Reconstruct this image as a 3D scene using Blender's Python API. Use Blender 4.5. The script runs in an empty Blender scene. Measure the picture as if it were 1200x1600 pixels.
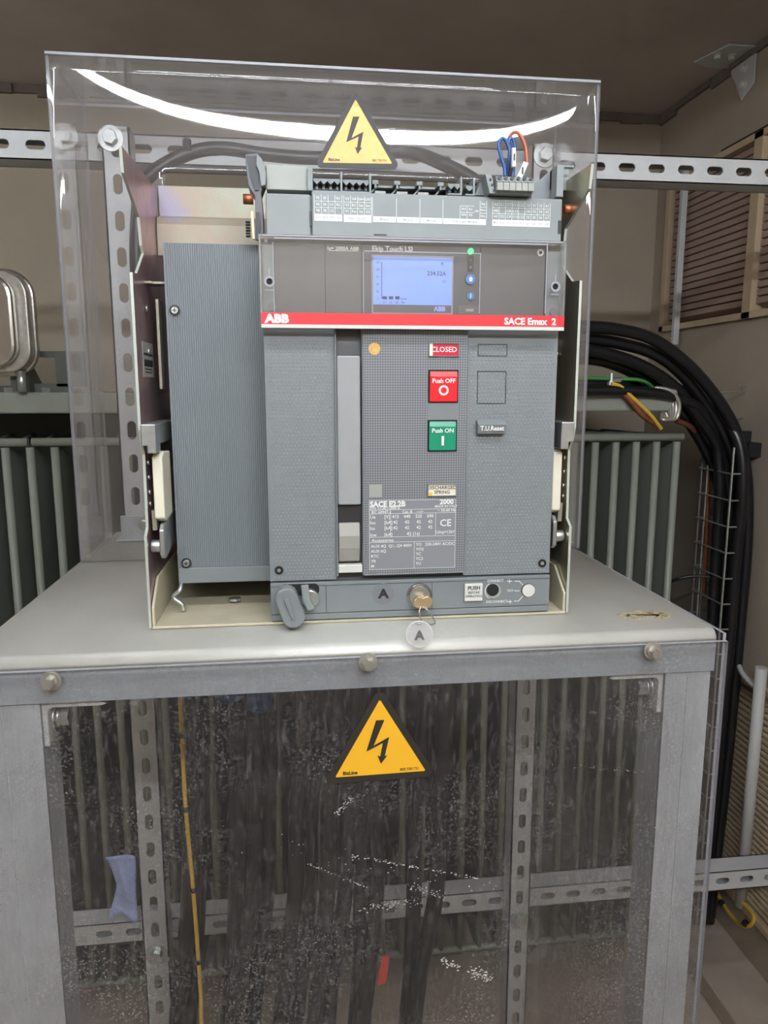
import bpy, bmesh, math, random
from mathutils import Vector, Matrix
random.seed(7)
PI = math.pi
sc = bpy.context.scene
COL = sc.collection

# ------------------------------------------------------------------ camera
cam_d = bpy.data.cameras.new('camera')
cam = bpy.data.objects.new('camera', cam_d); COL.objects.link(cam); sc.camera = cam
FPX = 1144.8
cam_d.sensor_fit = 'VERTICAL'; cam_d.sensor_height = 32.0; cam_d.lens = 32.0 * FPX / 1600
cam_d.clip_start = 0.02; cam_d.clip_end = 60
CP = Vector((-.113, -.688, .2245))
cam.location = CP
cam.rotation_euler = (math.radians(90 - 9.5), 0, math.radians(-7.0))
_y, _p = math.radians(-7.0), math.radians(-9.5)
FW = Vector((-math.sin(_y) * math.cos(_p), math.cos(_y) * math.cos(_p), math.sin(_p)))
RT = Vector((math.cos(_y), math.sin(_y), 0)); UP = RT.cross(FW)

def W(px, py, ax, val):
    """survey point: where the line of sight of a photo pixel meets a plane of the place"""
    d = FW + RT * ((px - 600) / FPX) - UP * ((py - 800) / FPX)
    i = 'XYZ'.index(ax)
    return CP + d * ((val - CP[i]) / d[i])

# ------------------------------------------------------------------ world, light, exposure
world = bpy.data.worlds.new('daylight'); sc.world = world
world.use_nodes = True
world.node_tree.nodes['Background'].inputs[0].default_value = (0.9, 0.9, 0.9, 1)
world.node_tree.nodes['Background'].inputs[1].default_value = 0.15
sc.view_settings.view_transform = 'Standard'
sc.view_settings.look = 'None'
sc.view_settings.exposure = 0.0
sc.view_settings.gamma = 1.0
sc.view_settings.use_curve_mapping = False
sc.cycles.transparent_max_bounces = 28
sc.cycles.max_bounces = 10
sc.cycles.use_denoising = True
TUBE_POWER = 108.0
BACK_FILL_POWER = 140.0
SIDE_FILL_POWER = 30.0

# ------------------------------------------------------------------ colours and materials
def lin(c):
    return tuple(((x / 255) / 12.92 if x / 255 <= .04045 else ((x / 255 + .055) / 1.055) ** 2.4) for x in c)

def mat(name, rgb, rough=.5, metal=0., var=0., scale=20., bump=0., bscale=None, alt=None, spec=None, stretch=None):
    m = bpy.data.materials.new(name); m.use_nodes = True
    nt = m.node_tree; b = nt.nodes['Principled BSDF']
    c = lin(rgb)
    b.inputs['Base Color'].default_value = (*c, 1)
    b.inputs['Roughness'].default_value = rough
    b.inputs['Metallic'].default_value = metal
    if spec is not None: b.inputs['Specular IOR Level'].default_value = spec
    if var or bump:
        tc = nt.nodes.new('ShaderNodeTexCoord'); vec = tc.outputs['Object']
        if stretch:
            mp = nt.nodes.new('ShaderNodeMapping'); mp.inputs['Scale'].default_value = stretch
            nt.links.new(vec, mp.inputs[0]); vec = mp.outputs[0]
        n = nt.nodes.new('ShaderNodeTexNoise'); n.inputs['Scale'].default_value = scale
        n.inputs['Detail'].default_value = 7; n.inputs['Roughness'].default_value = .62
        nt.links.new(vec, n.inputs['Vector'])
        if var:
            r = nt.nodes.new('ShaderNodeValToRGB')
            r.color_ramp.elements[0].position = .33; r.color_ramp.elements[1].position = .67
            lo = lin(alt) if alt else tuple(x * (1 - var) for x in c)
            r.color_ramp.elements[0].color = (*lo, 1)
            r.color_ramp.elements[1].color = (*(tuple(min(1, x * (1 + var * .6)) for x in c) if not alt else c), 1)
            nt.links.new(n.outputs['Fac'], r.inputs[0]); nt.links.new(r.outputs[0], b.inputs['Base Color'])
        if bump:
            n2 = nt.nodes.new('ShaderNodeTexNoise'); n2.inputs['Scale'].default_value = bscale or scale * 6
            n2.inputs['Detail'].default_value = 4
            nt.links.new(vec, n2.inputs['Vector'])
            bp = nt.nodes.new('ShaderNodeBump'); bp.inputs['Strength'].default_value = bump
            bp.inputs['Distance'].default_value = .002
            nt.links.new(n2.outputs['Fac'], bp.inputs['Height']); nt.links.new(bp.outputs[0], b.inputs['Normal'])
    return m

def emis(name, rgb, s):
    m = bpy.data.materials.new(name); m.use_nodes = True; nt = m.node_tree
    b = nt.nodes['Principled BSDF']
    b.inputs['Base Color'].default_value = (*lin(rgb), 1)
    b.inputs['Emission Color'].default_value = (*lin(rgb), 1); b.inputs['Emission Strength'].default_value = s
    return m

def sheet(name, dust_rgb, dust, dscale=55., spots=0., refl=1.0, tint=(1, 1, 1), wipe=0.35, rough=.02, chalk=None):
    """clear plastic: see-through, Schlick reflection on both faces, a film of dust, fine specks"""
    m = bpy.data.materials.new(name); m.use_nodes = True; nt = m.node_tree
    for n in list(nt.nodes): nt.nodes.remove(n)
    N = nt.nodes.new; L = nt.links.new
    out = N('ShaderNodeOutputMaterial')
    tr = N('ShaderNodeBsdfTransparent'); tr.inputs[0].default_value = (*tint, 1)
    gl = N('ShaderNodeBsdfGlossy'); gl.inputs['Roughness'].default_value = rough; gl.inputs[0].default_value = (1, 1, 1, 1)
    lw = N('ShaderNodeLayerWeight'); lw.inputs[0].default_value = .5
    pw = N('ShaderNodeMath'); pw.operation = 'POWER'; pw.inputs[1].default_value = 5
    L(lw.outputs['Facing'], pw.inputs[0])
    ma = N('ShaderNodeMath'); ma.operation = 'MULTIPLY_ADD'; ma.inputs[1].default_value = .95 * refl; ma.inputs[2].default_value = .05 * refl
    L(pw.outputs[0], ma.inputs[0])
    mx = N('ShaderNodeMixShader'); L(ma.outputs[0], mx.inputs[0]); L(tr.outputs[0], mx.inputs[1]); L(gl.outputs[0], mx.inputs[2])
    df = N('ShaderNodeBsdfDiffuse'); df.inputs[0].default_value = (*lin(dust_rgb), 1)
    tl = N('ShaderNodeBsdfTranslucent'); tl.inputs[0].default_value = (*lin(dust_rgb), 1)
    dm = N('ShaderNodeMixShader'); dm.inputs[0].default_value = .35; L(df.outputs[0], dm.inputs[1]); L(tl.outputs[0], dm.inputs[2])
    tc = N('ShaderNodeTexCoord')
    n1 = N('ShaderNodeTexNoise'); n1.inputs['Scale'].default_value = 5; n1.inputs['Detail'].default_value = 6; L(tc.outputs['Object'], n1.inputs[0])
    r1 = N('ShaderNodeMapRange'); r1.inputs[1].default_value = .35; r1.inputs[2].default_value = .7
    r1.inputs[3].default_value = dust * (1 - wipe); r1.inputs[4].default_value = dust * (1 + wipe); L(n1.outputs['Fac'], r1.inputs[0])
    fac = r1.outputs[0]
    def add(a, b):
        q = N('ShaderNodeMath'); q.operation = 'ADD'; q.use_clamp = True; L(a, q.inputs[0]); L(b, q.inputs[1]); return q.outputs[0]
    if spots:
        n2 = N('ShaderNodeTexNoise'); n2.inputs['Scale'].default_value = dscale * 6; n2.inputs['Detail'].default_value = 3; L(tc.outputs['Object'], n2.inputs[0])
        r2 = N('ShaderNodeMapRange'); r2.inputs[1].default_value = .55; r2.inputs[2].default_value = .75; r2.inputs[3].default_value = 0; r2.inputs[4].default_value = spots
        L(n2.outputs['Fac'], r2.inputs[0])
        n3 = N('ShaderNodeTexNoise'); n3.inputs['Scale'].default_value = 11; n3.inputs['Detail'].default_value = 5; L(tc.outputs['Object'], n3.inputs[0])
        r3 = N('ShaderNodeMapRange'); r3.inputs[1].default_value = .42; r3.inputs[2].default_value = .68; L(n3.outputs['Fac'], r3.inputs[0])
        q = N('ShaderNodeMath'); q.operation = 'MULTIPLY'; L(r2.outputs[0], q.inputs[0]); L(r3.outputs[0], q.inputs[1])
        fac = add(fac, q.outputs[0])
        # hair scratches
        mp = N('ShaderNodeMapping'); mp.inputs['Scale'].default_value = (34, 34, 9); mp.inputs['Rotation'].default_value = (0, .7, 0); L(tc.outputs['Object'], mp.inputs[0])
        n4 = N('ShaderNodeTexNoise'); n4.inputs['Scale'].default_value = 6; n4.inputs['Detail'].default_value = 8; L(mp.outputs[0], n4.inputs[0])
        r4 = N('ShaderNodeMapRange'); r4.inputs[1].default_value = .56; r4.inputs[2].default_value = .8; r4.inputs[3].default_value = 0; r4.inputs[4].default_value = spots * .35
        L(n4.outputs['Fac'], r4.inputs[0]); fac = add(fac, r4.outputs[0])
    m2 = N('ShaderNodeMixShader'); L(fac, m2.inputs[0]); L(mx.outputs[0], m2.inputs[1]); L(dm.outputs[0], m2.inputs[2])
    L(m2.outputs[0], out.inputs[0])
    return m

def grid_mat(name, rgb, groove_shade_rgb, pitch):
    """plastic moulded with a fine square groove grid (object coordinates are metres)"""
    m = bpy.data.materials.new(name); m.use_nodes = True; nt = m.node_tree; N = nt.nodes.new; L = nt.links.new
    b = nt.nodes['Principled BSDF']; b.inputs['Roughness'].default_value = .5
    tc = N('ShaderNodeTexCoord'); sp = N('ShaderNodeSeparateXYZ'); L(tc.outputs['Object'], sp.inputs[0])
    outs = []
    for ax in ('X', 'Z'):
        d = N('ShaderNodeMath'); d.operation = 'DIVIDE'; d.inputs[1].default_value = pitch; L(sp.outputs[ax], d.inputs[0])
        f = N('ShaderNodeMath'); f.operation = 'FRACT'; L(d.outputs[0], f.inputs[0])
        c = N('ShaderNodeMath'); c.operation = 'LESS_THAN'; c.inputs[1].default_value = .34; L(f.outputs[0], c.inputs[0])
        outs.append(c.outputs[0])
    mxm = N('ShaderNodeMath'); mxm.operation = 'MAXIMUM'; L(outs[0], mxm.inputs[0]); L(outs[1], mxm.inputs[1])
    mix = N('ShaderNodeMix'); mix.data_type = 'RGBA'
    L(mxm.outputs[0], mix.inputs[0]); mix.inputs[6].default_value = (*lin(rgb), 1); mix.inputs[7].default_value = (*lin(groove_shade_rgb), 1)  # groove lines coloured darker to hold their occlusion shade
    L(mix.outputs[2], b.inputs['Base Color'])
    inv = N('ShaderNodeMath'); inv.operation = 'SUBTRACT'; inv.inputs[0].default_value = 1; L(mxm.outputs[0], inv.inputs[1])
    bp = N('ShaderNodeBump'); bp.inputs['Strength'].default_value = .5; bp.inputs['Distance'].default_value = .0006
    L(inv.outputs[0], bp.inputs['Height']); L(bp.outputs[0], b.inputs['Normal'])
    return m

def passivated(name, cols, rough=.3, metal=.85, scale=9):
    m = mat(name, cols[0], rough, metal, var=.2, scale=scale, bump=.08, bscale=400)
    r = [n for n in m.node_tree.nodes if n.type == 'VALTORGB'][0].color_ramp
    r.elements[0].color = (*lin(cols[0]), 1); r.elements[1].color = (*lin(cols[-1]), 1)
    for i, c in enumerate(cols[1:-1]):
        e = r.elements.new(.33 + .34 * (i + 1) / (len(cols) - 1)); e.color = (*lin(c), 1)
    return m

M = dict(
    ceiling=mat('ceiling_plaster', (186, 177, 169), .9, 0, .16, 2.2, .25, 60),
    mortar=mat('shaded_mortar', (112, 102, 94), .95, 0, .2, 30),
    wall=mat('wall_plaster', (160, 148, 131), .9, 0, .10, 2.5, .3, 70),
    floor=mat('floor_concrete', (168, 154, 140), .85, 0, .22, 4, .4, 50),
    galv=mat('galvanised_steel', (180, 184, 186), .45, .25, .14, 9, .12, 220),
    galv_worn=mat('worn_galvanised_steel', (180, 184, 188), .5, .2, .26, 14, .2, 160, stretch=(1, 1, .25)),
    table=mat('dusty_galvanised_top', (204, 203, 194), .45, .2, .12, 7, .12, 200, stretch=(1, .4, 1)),
    lip=mat('galvanised_lip', (164, 170, 176), .42, .25, .14, 12, .1, 300, stretch=(.3, 1, 1)),
    strut=mat('strut_zinc', (196, 198, 198), .5, .2, .10, 10, .1, 200),
    zinc=mat('zinc_bolt', (196, 200, 198), .32, .85, .15, 60),
    zinc_y=mat('dusty_bolt', (186, 182, 172), .35, .7, .2, 80),
    pass_y=passivated('yellow_passivated_steel', [(196, 190, 150), (200, 190, 168), (190, 198, 176)]),
    pass_p=passivated('passivated_steel_reflection_pink', [(190, 150, 160), (206, 176, 176), (178, 150, 160), (196, 190, 160)], .34),  # passivation pink, deepened to carry the reflection on the left plate
    pass_m=passivated('mixed_passivated_steel', [(150, 128, 130), (148, 148, 130), (152, 138, 122), (138, 132, 150)], .5, .3),
    cream=mat('dusty_tray', (196, 188, 162), .6, .2, .12, 18),
    ribgrey=mat('ribbed_grey_plastic', (118, 124, 127), .5),
    grey=mat('mid_grey_plastic', (118, 123, 124), .5, 0, .04, 40),
    grey_s=mat('grey_plastic_studs', (150, 157, 158), .4),
    dgrey=mat('dark_grey_panel', (90, 88, 88), .5, 0, .05, 20),
    handle=mat('light_grey_handle', (148, 150, 149), .5, 0, .05, 30),
    handle2=mat('warm_grey_handle', (150, 148, 140), .5),
    lgrey=mat('light_grey_plastic', (154, 156, 149), .5, 0, .04, 30),
    lgrey2=mat('pale_grey_housing', (130, 136, 135), .5, 0, .06, 25),
    black=mat('black_plastic', (26, 27, 30), .45),
    shadow=mat('black_gap', (16, 16, 17), .8),
    rubber=mat('black_cable_sheath', (22, 22, 25), .32, 0, .1, 30),
    white=mat('white_print', (226, 226, 222), .6),
    soft=mat('grey_print', (150, 150, 150), .6),
    ink=mat('black_print', (34, 32, 32), .5),
    red=mat('red_band', (222, 40, 48), .4),
    redb=mat('red_button', (226, 30, 38), .35),
    redd=mat('dark_red_flag', (190, 18, 40), .4),
    green=mat('green_button', (18, 132, 98), .35),
    blue=mat('blue_button', (40, 120, 190), .3),
    creamp=mat('cream_flag', (228, 222, 200), .5),
    whitep=mat('white_plastic', (206, 206, 198), .45),
    chrome=mat('chrome', (220, 220, 220), .18, 1.),
    brass=mat('brass_key', (190, 166, 128), .35, .6),
    copper=mat('copper', (168, 104, 72), .4, .7, .2, 50),
    yel=mat('sign_yellow', (242, 182, 40), .5),
    signb=mat('sign_black', (44, 40, 34), .5),
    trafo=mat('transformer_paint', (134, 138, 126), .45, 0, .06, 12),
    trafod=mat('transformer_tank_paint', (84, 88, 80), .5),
    louvre=mat('louvre_cream', (188, 168, 138), .6, 0, .08, 20),
    slat=mat('louvre_brown', (158, 134, 122), .6, 0, .08, 20),
    wblue=mat('blue_wire', (44, 84, 142), .4),
    worange=mat('orange_wire', (172, 92, 64), .4),
    wyel=mat('yellow_wire', (206, 168, 60), .45),
    wgreen=mat('green_wire_stripe', (60, 130, 60), .45),
    pvc=mat('white_conduit', (186, 186, 184), .5),
    reflection_blue=mat('blue_reflection', (176, 190, 236), .8, 0, .15, 30),
    yelc=mat('sign_yellow_creased', (242, 182, 60), .22, 0, .05, 30, .5, 90),
    edge=mat('lit_steel_edge', (188, 194, 182), .45, .3),  # paler than the plates: front light put into the edge colour
    tape=mat('red_tape', (204, 70, 52), .7, 0, .2, 60),
    tube=emis('lamp_tube_glow', (240, 246, 255), TUBE_POWER),
    fill_tube_rear=emis('fill_glow_rear', (240, 246, 255), BACK_FILL_POWER),
    fill_tube_side=emis('fill_glow_side', (240, 246, 255), SIDE_FILL_POWER),
    lever=mat('dark_lever_plastic', (84, 88, 92), .45),
    screen=emis('lcd_blue', (112, 142, 214), .55),
    led=emis('green_led', (60, 255, 130), 2.0),
    clear=sheet('clear_cover', (205, 200, 196), .085, spots=.10, refl=1.0, wipe=.3, tint=(.985, .98, .98)),
    dusty=sheet('dusty_scratched_panel', (178, 174, 172), .038, spots=.75, refl=.4, dscale=85., wipe=.5, tint=(.97, .965, .96), rough=.04),
    flap=sheet('clear_flap', (160, 158, 158), .05, refl=1.2, wipe=.1),
    rim=mat('clear_sheet_edge', (150, 150, 156), .3, 0),
    tag=sheet('clear_tag', (236, 236, 236), .25, refl=2),
    steelp=mat('polished_steel', (210, 206, 200), .2, .95, .1, 6),
)
M['grid'] = grid_mat('grid_grey_panel', (134, 137, 139), (96, 98, 101), .00235)
# hologram sticker
_h = mat('hologram', (200, 200, 120), .3, .3, .9, 260, alt=(220, 140, 90)); M['holo'] = _h

# ------------------------------------------------------------------ mesh builder
class MB:
    def __init__(s): s.v = []; s.f = []; s.m = []; s.sm = []
    def add(s, vs, fs, mi=0, smooth=False):
        o = len(s.v); s.v += [tuple(p) for p in vs]
        for f in fs: s.f.append([i + o for i in f]); s.m.append(mi); s.sm.append(smooth)
        return s
    def box(s, x0, x1, y0, y1, z0, z1, mi=0):
        if x0 > x1: x0, x1 = x1, x0
        if y0 > y1: y0, y1 = y1, y0
        if z0 > z1: z0, z1 = z1, z0
        return s.add([(x0, y0, z0), (x1, y0, z0), (x1, y1, z0), (x0, y1, z0), (x0, y0, z1), (x1, y0, z1), (x1, y1, z1), (x0, y1, z1)],
                     [(0, 3, 2, 1), (4, 5, 6, 7), (0, 1, 5, 4), (1, 2, 6, 5), (2, 3, 7, 6), (3, 0, 4, 7)], mi)
    def prism(s, poly, ax, a, b, mi=0, smooth=False):
        """poly in the two other axes (X->(y,z), Y->(x,z), Z->(x,y)), swept from a to b along ax"""
        def mk(u, v, w): return {'X': (w, u, v), 'Y': (u, w, v), 'Z': (u, v, w)}[ax]
        n = len(poly)
        vs = [mk(u, v, a) for u, v in poly] + [mk(u, v, b) for u, v in poly]
        s.add(vs, [list(range(n)), list(range(2 * n - 1, n - 1, -1))], mi)
        o = len(s.v) - 2 * n
        for i in range(n):
            j = (i + 1) % n
            s.f.append([o + i, o + j, o + n + j, o + n + i]); s.m.append(mi); s.sm.append(smooth)
        return s
    def cyl(s, c, ax, r, h, n=20, mi=0, r2=None, smooth=True, phase=0.):
        c = Vector(c); d = Vector(ax).normalized()
        u = d.orthogonal().normalized(); w = d.cross(u); r2 = r if r2 is None else r2
        vs = []
        for k, (rr, t) in enumerate(((r, 0), (r2, h))):
            for i in range(n):
                a = 2 * PI * i / n + phase; vs.append(c + d * t + (u * math.cos(a) + w * math.sin(a)) * rr)
        s.add(vs, [list(range(n))[::-1], list(range(n, 2 * n))], mi)
        o = len(s.v) - 2 * n
        for i in range(n):
            j = (i + 1) % n
            s.f.append([o + i, o + j, o + n + j, o + n + i]); s.m.append(mi); s.sm.append(smooth and n > 8)
        return s
    def tube(s, pts, r, n=10, mi=0, sub=6, closed=False):
        P = [Vector(p) for p in pts]
        if sub > 1 and len(P) > 2:
            Q = []
            m = len(P); rng = range(m if closed else m - 1)
            for i in rng:
                if closed: p0, p1, p2, p3 = P[(i - 1) % m], P[i], P[(i + 1) % m], P[(i + 2) % m]
                else: p0, p1, p2, p3 = P[max(i - 1, 0)], P[i], P[i + 1], P[min(i + 2, m - 1)]
                for k in range(sub):
                    t = k / sub
                    Q.append(.5 * ((2 * p1) + (p2 - p0) * t + (2 * p0 - 5 * p1 + 4 * p2 - p3) * t * t + (3 * p1 - p0 - 3 * p2 + p3) * t ** 3))
            if not closed: Q.append(P[-1])
            P = Q
        N = len(P); vs = []; up = None
        for i in range(N):
            a = P[(i - 1) % N] if closed else P[max(i - 1, 0)]; b = P[(i + 1) % N] if closed else P[min(i + 1, N - 1)]
            d = (b - a).normalized()
            if up is None: up = d.orthogonal().normalized()
            up = (up - d * up.dot(d)).normalized(); w = d.cross(up)
            for k in range(n):
                t = 2 * PI * k / n; vs.append(P[i] + (up * math.cos(t) + w * math.sin(t)) * r)
        fs = []
        for i in range(N if closed else N - 1):
            for k in range(n):
                i2 = (i + 1) % N
                fs.append((i * n + k, i * n + (k + 1) % n, i2 * n + (k + 1) % n, i2 * n + k))
        s.add(vs, fs, mi, True)
        if not closed:
            s.add(vs[:n], [list(range(n))[::-1]], mi); s.add(vs[-n:], [list(range(n))], mi)
        return s
    def slotted(s, L, w, mp, pitch=.05, sl=.028, sw=.013, t=.0025, off=0., mi=0, cv=0.):
        """slotted strip: u along the length 0..L, v across -w/2..w/2, mp(u, v, depth) -> point"""
        K = 24
        u = off
        cells = []
        if off > .0005: cells.append((0, off, False))
        while u + pitch <= L + 1e-6: cells.append((u, u + pitch, True)); u += pitch
        if L - u > .0005: cells.append((u, L, False))
        for a, b, hole in cells:
            if not hole:
                vs = [mp(a, -w / 2, 0), mp(b, -w / 2, 0), mp(b, w / 2, 0), mp(a, w / 2, 0), mp(a, -w / 2, t), mp(b, -w / 2, t), mp(b, w / 2, t), mp(a, w / 2, t)]
                s.add(vs, [(0, 1, 2, 3), (7, 6, 5, 4), (0, 4, 5, 1), (2, 6, 7, 3)], mi); continue
            c = (a + b) / 2; hw = pitch / 2; hh = w / 2
            o_, i_ = [], []
            corner = math.atan2(hh, hw)
            angs = sorted([2 * PI * k / K for k in range(K)] + [corner, PI - corner, PI + corner, 2 * PI - corner])
            for an in angs:
                dx, dy = math.cos(an), math.sin(an)
                k = min(hw / abs(dx) if abs(dx) > 1e-9 else 1e9, hh / abs(dy) if abs(dy) > 1e-9 else 1e9)
                o_.append((c + dx * k, dy * k))
                # slot outline = stadium
                R = sw / 2; ss = sl / 2 - R
                if abs(dx) < 1e-9: q = (0, R * (1 if dy > 0 else -1))
                else:
                    x = R * dx / abs(dy) if abs(dy) > 1e-9 else 1e9
                    if abs(x) <= ss: q = (x, R * (1 if dy > 0 else -1))
                    else:
                        e = ss * (1 if dx > 0 else -1); B = dx * e; D = B * B - (e * e - R * R); T = B + math.sqrt(max(D, 0)); q = (dx * T, dy * T)
                i_.append((c + q[0], q[1] + cv))
            n = len(angs)
            vs = [mp(*p, 0) for p in o_] + [mp(*p, 0) for p in i_] + [mp(*p, t) for p in o_] + [mp(*p, t) for p in i_]
            fs = []
            for k in range(n):
                j = (k + 1) % n
                fs += [(k, j, n + j, n + k), (2 * n + j, 2 * n + k, 3 * n + k, 3 * n + j), (n + k, n + j, 3 * n + j, 3 * n + k)]
                if abs(abs(o_[k][1]) - hh) < 1e-6 and abs(abs(o_[j][1]) - hh) < 1e-6: fs.append((k, 2 * n + k, 2 * n + j, j))
            s.add(vs, fs, mi)
        return s
    def text(s, t, size, x, z, y, mi=0, al='CENTER', sx=1., bold=0., mp=None):
        bold += .012
        cu = bpy.data.curves.new('t', 'FONT'); cu.body = t; cu.size = size; cu.align_x = al; cu.align_y = 'CENTER'
        cu.resolution_u = 2; cu.offset = bold * size
        o = bpy.data.objects.new('t', cu); COL.objects.link(o)
        dg = bpy.context.evaluated_depsgraph_get(); me = bpy.data.meshes.new_from_object(o.evaluated_get(dg))
        vs = [(x + v.co.x * sx, y, z + v.co.y) for v in me.vertices]
        if mp: vs = [mp(v.co.x * sx, v.co.y) for v in me.vertices]
        s.add(vs, [list(p.vertices) for p in me.polygons], mi)
        bpy.data.objects.remove(o); bpy.data.curves.remove(cu); bpy.data.meshes.remove(me)
        return s
    def build(s, name, m, parent=None, bevel=0., seg=2, kind=None, origin=None):
        me = bpy.data.meshes.new(name); o3 = Vector(origin) if origin else Vector((0, 0, 0))
        me.from_pydata([tuple(Vector(v) - o3) for v in s.v], [], s.f)
        ms = m if isinstance(m, (list, tuple)) else [m]
        for k in ms: me.materials.append(M[k] if isinstance(k, str) else k)
        for p, i, sm in zip(me.polygons, s.m, s.sm): p.material_index = i; p.use_smooth = sm
        me.update()
        bm = bmesh.new(); bm.from_mesh(me); bmesh.ops.recalc_face_normals(bm, faces=bm.faces[:]) if len(bm.faces) < 60000 else None
        bm.to_mesh(me); bm.free()
        o = bpy.data.objects.new(name, me); COL.objects.link(o); o.location = o3
        if parent is not None:
            o.parent = parent; o.location = o3 - parent_loc(parent)
        if bevel:
            b = o.modifiers.new('bevel', 'BEVEL'); b.width = bevel; b.segments = seg; b.limit_method = 'ANGLE'; b.angle_limit = math.radians(40)
        if kind: o['kind'] = kind
        return o

def parent_loc(p):
    v = Vector((0, 0, 0))
    while p is not None: v = v + p.location; p = p.parent
    return v

def thing(name, loc, label, cat, group=None):
    o = bpy.data.objects.new(name, None); COL.objects.link(o); o.location = loc; o.empty_display_size = .02
    return tag(o, label, cat, group)

def tag(o, label, cat, group=None):
    o['label'] = label; o['category'] = cat
    if group: o['group'] = group
    return o

def struct(o): o['kind'] = 'structure'; return o

def rc(x0, y0, x1, y1, Y):
    mx, my = (x0 + x1) / 2, (y0 + y1) / 2
    return W(x0, my, 'Y', Y).x, W(x1, my, 'Y', Y).x, W(mx, y1, 'Y', Y).z, W(mx, y0, 'Y', Y).z

def pw(px, py, Y): return W(px, py, 'Y', Y)

def bolt(c, ax, parent, r=.0085, h=.006, washer=.013, m='zinc', wm='zinc', name='bolt'):
    b = MB(); d = Vector(ax).normalized(); c = Vector(c)
    b.cyl(c + d * .0022, d, r, h, 6, 0, smooth=False)
    o = b.build(name, m, parent, bevel=.0008)
    if washer: MB().cyl(c, d, washer, .0022, 24, 0).build('washer', wm, o)
    return o

# ================================================================== THE ROOM
FZ = -1.16; CZ = .985; RX = .936; BY = 1.42; LX = -1.55; FY = -2.0
struct(MB().box(LX - .1, RX + .1, FY - .1, BY + .1, FZ - .1, FZ).build('floor', 'floor'))
struct(MB().box(LX - .1, RX + .1, FY - .1, BY + .1, CZ, CZ + .1).build('ceiling', 'ceiling'))
struct(MB().box(LX - .1, RX + .1, BY, BY + .1, FZ, CZ).build('wall_back', 'wall'))
struct(MB().box(LX - .1, LX, FY, BY, FZ, CZ).build('wall_left', 'wall'))
# right wall with two louvre openings
L1 = (.52, 1.345, .385, .79); L2 = (.30, 1.0, -1.0, -.44)      # y0, y1, z0, z1
b = MB()
ys = sorted({FY, L1[0], L1[1], L2[0], L2[1], BY}); zs = sorted({FZ, L2[2], L2[3], L1[2], L1[3], CZ})
for i in range(len(ys) - 1):
    for j in range(len(zs) - 1):
        cy, cz = (ys[i] + ys[i + 1]) / 2, (zs[j] + zs[j + 1]) / 2
        if any(l[0] < cy < l[1] and l[2] < cz < l[3] for l in (L1, L2)): continue
        b.box(RX, RX + .1, ys[i], ys[i + 1], zs[j], zs[j + 1])
struct(b.build('wall_right', 'wall'))
# front wall behind the photographer
b = MB(); b.box(LX, RX, FY - .1, FY, FZ, CZ)
struct(b.build('wall_front', 'wall'))
# rough mortar line where ceiling meets the walls, seam shade in its brown
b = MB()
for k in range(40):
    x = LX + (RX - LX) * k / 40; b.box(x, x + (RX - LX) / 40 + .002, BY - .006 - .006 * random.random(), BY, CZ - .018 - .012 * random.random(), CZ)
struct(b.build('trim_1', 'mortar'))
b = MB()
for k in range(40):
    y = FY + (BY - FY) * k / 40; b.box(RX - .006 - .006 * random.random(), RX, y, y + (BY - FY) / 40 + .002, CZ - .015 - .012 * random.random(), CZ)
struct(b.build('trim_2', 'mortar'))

def louvre(name, l, mull, pitch, tilt, dark_bay, slat_m, thick=.0035, depth=.03):
    y0, y1, z0, z1 = l
    fr = .022
    b = MB()
    b.box(RX - .012, RX + .03, y0, y1, z0, z0 + fr * .7); b.box(RX - .012, RX + .03, y0, y1, z1 - fr * .7, z1)
    b.box(RX - .012, RX + .03, y0, y0 + fr, z0, z1); b.box(RX - .012, RX + .03, y1 - fr, y1, z0, z1)
    for my in mull: b.box(RX - .012, RX + .03, my - .016, my + .016, z0, z1)
    root = b.build(name, 'louvre', bevel=.001); struct(root)
    z = z0 + fr
    s = MB()
    while z < z1 - fr:
        edges = [y0 + fr] + [q for my in mull for q in (my - .016, my + .016)] + [y1 - fr]
        for k in range(0, len(edges), 2):
            a, c = edges[k], edges[k + 1]
            zi, zo = (z + max(-tilt, 0), z + max(tilt, 0)) if tilt < 0 else (z, z + tilt)
            s.prism([(RX + .002, zi), (RX + .002 + depth, zo), (RX + .002 + depth, zo + thick), (RX + .002, zi + thick)], 'Y', a, c, 0)
        z += pitch
    s.build('slats', slat_m, root)
    MB().box(RX + .05, RX + .06, y0, y1, z0, z1).build('backing', 'black', root)
    return root
louvre('window_1', L1, [.937], .0178, -.010, None, 'slat', .0135, .03)
MB().box(RX - .004, RX - .001, .52, 1.10, L1[3], L1[3] + .008).build('mortar_gap', 'black', bpy.data.objects['window_1'])
louvre('window_2', L2, [.55], .0150, .014, None, 'louvre', .006, .026)

# steel corner bracket on ceiling and right wall
br = thing('corner_bracket', (RX - .03, 1.03, CZ - .03), 'galvanised angle bracket with four white bolt heads where ceiling meets right wall', 'bracket')
b = MB()
b.prism([(.985, CZ - .0), (1.10, CZ - .0), (1.06, CZ - .05), (1.03, CZ - .10), (.985, CZ - .08)], 'X', RX - .005, RX - .001)
b.prism([(RX - .10, 1.08), (RX - .07, .985), (RX, .985), (RX, 1.10), (RX - .05, 1.10)], 'Z', CZ - .005, CZ - .001)
b.build('angle_plate', 'strut', br, bevel=.001)
for (y, z) in ((1.02, CZ - .035), (1.02, CZ - .07)): bolt((RX - .005, y, z), (-1, 0, 0), br, .007, .008, .009, 'whitep', 'whitep')
for (x, y) in ((RX - .035, 1.03), (RX - .07, 1.03)): bolt((x, y, CZ - .005), (0, 0, -1), br, .007, .008, .009, 'whitep', 'whitep')

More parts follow.
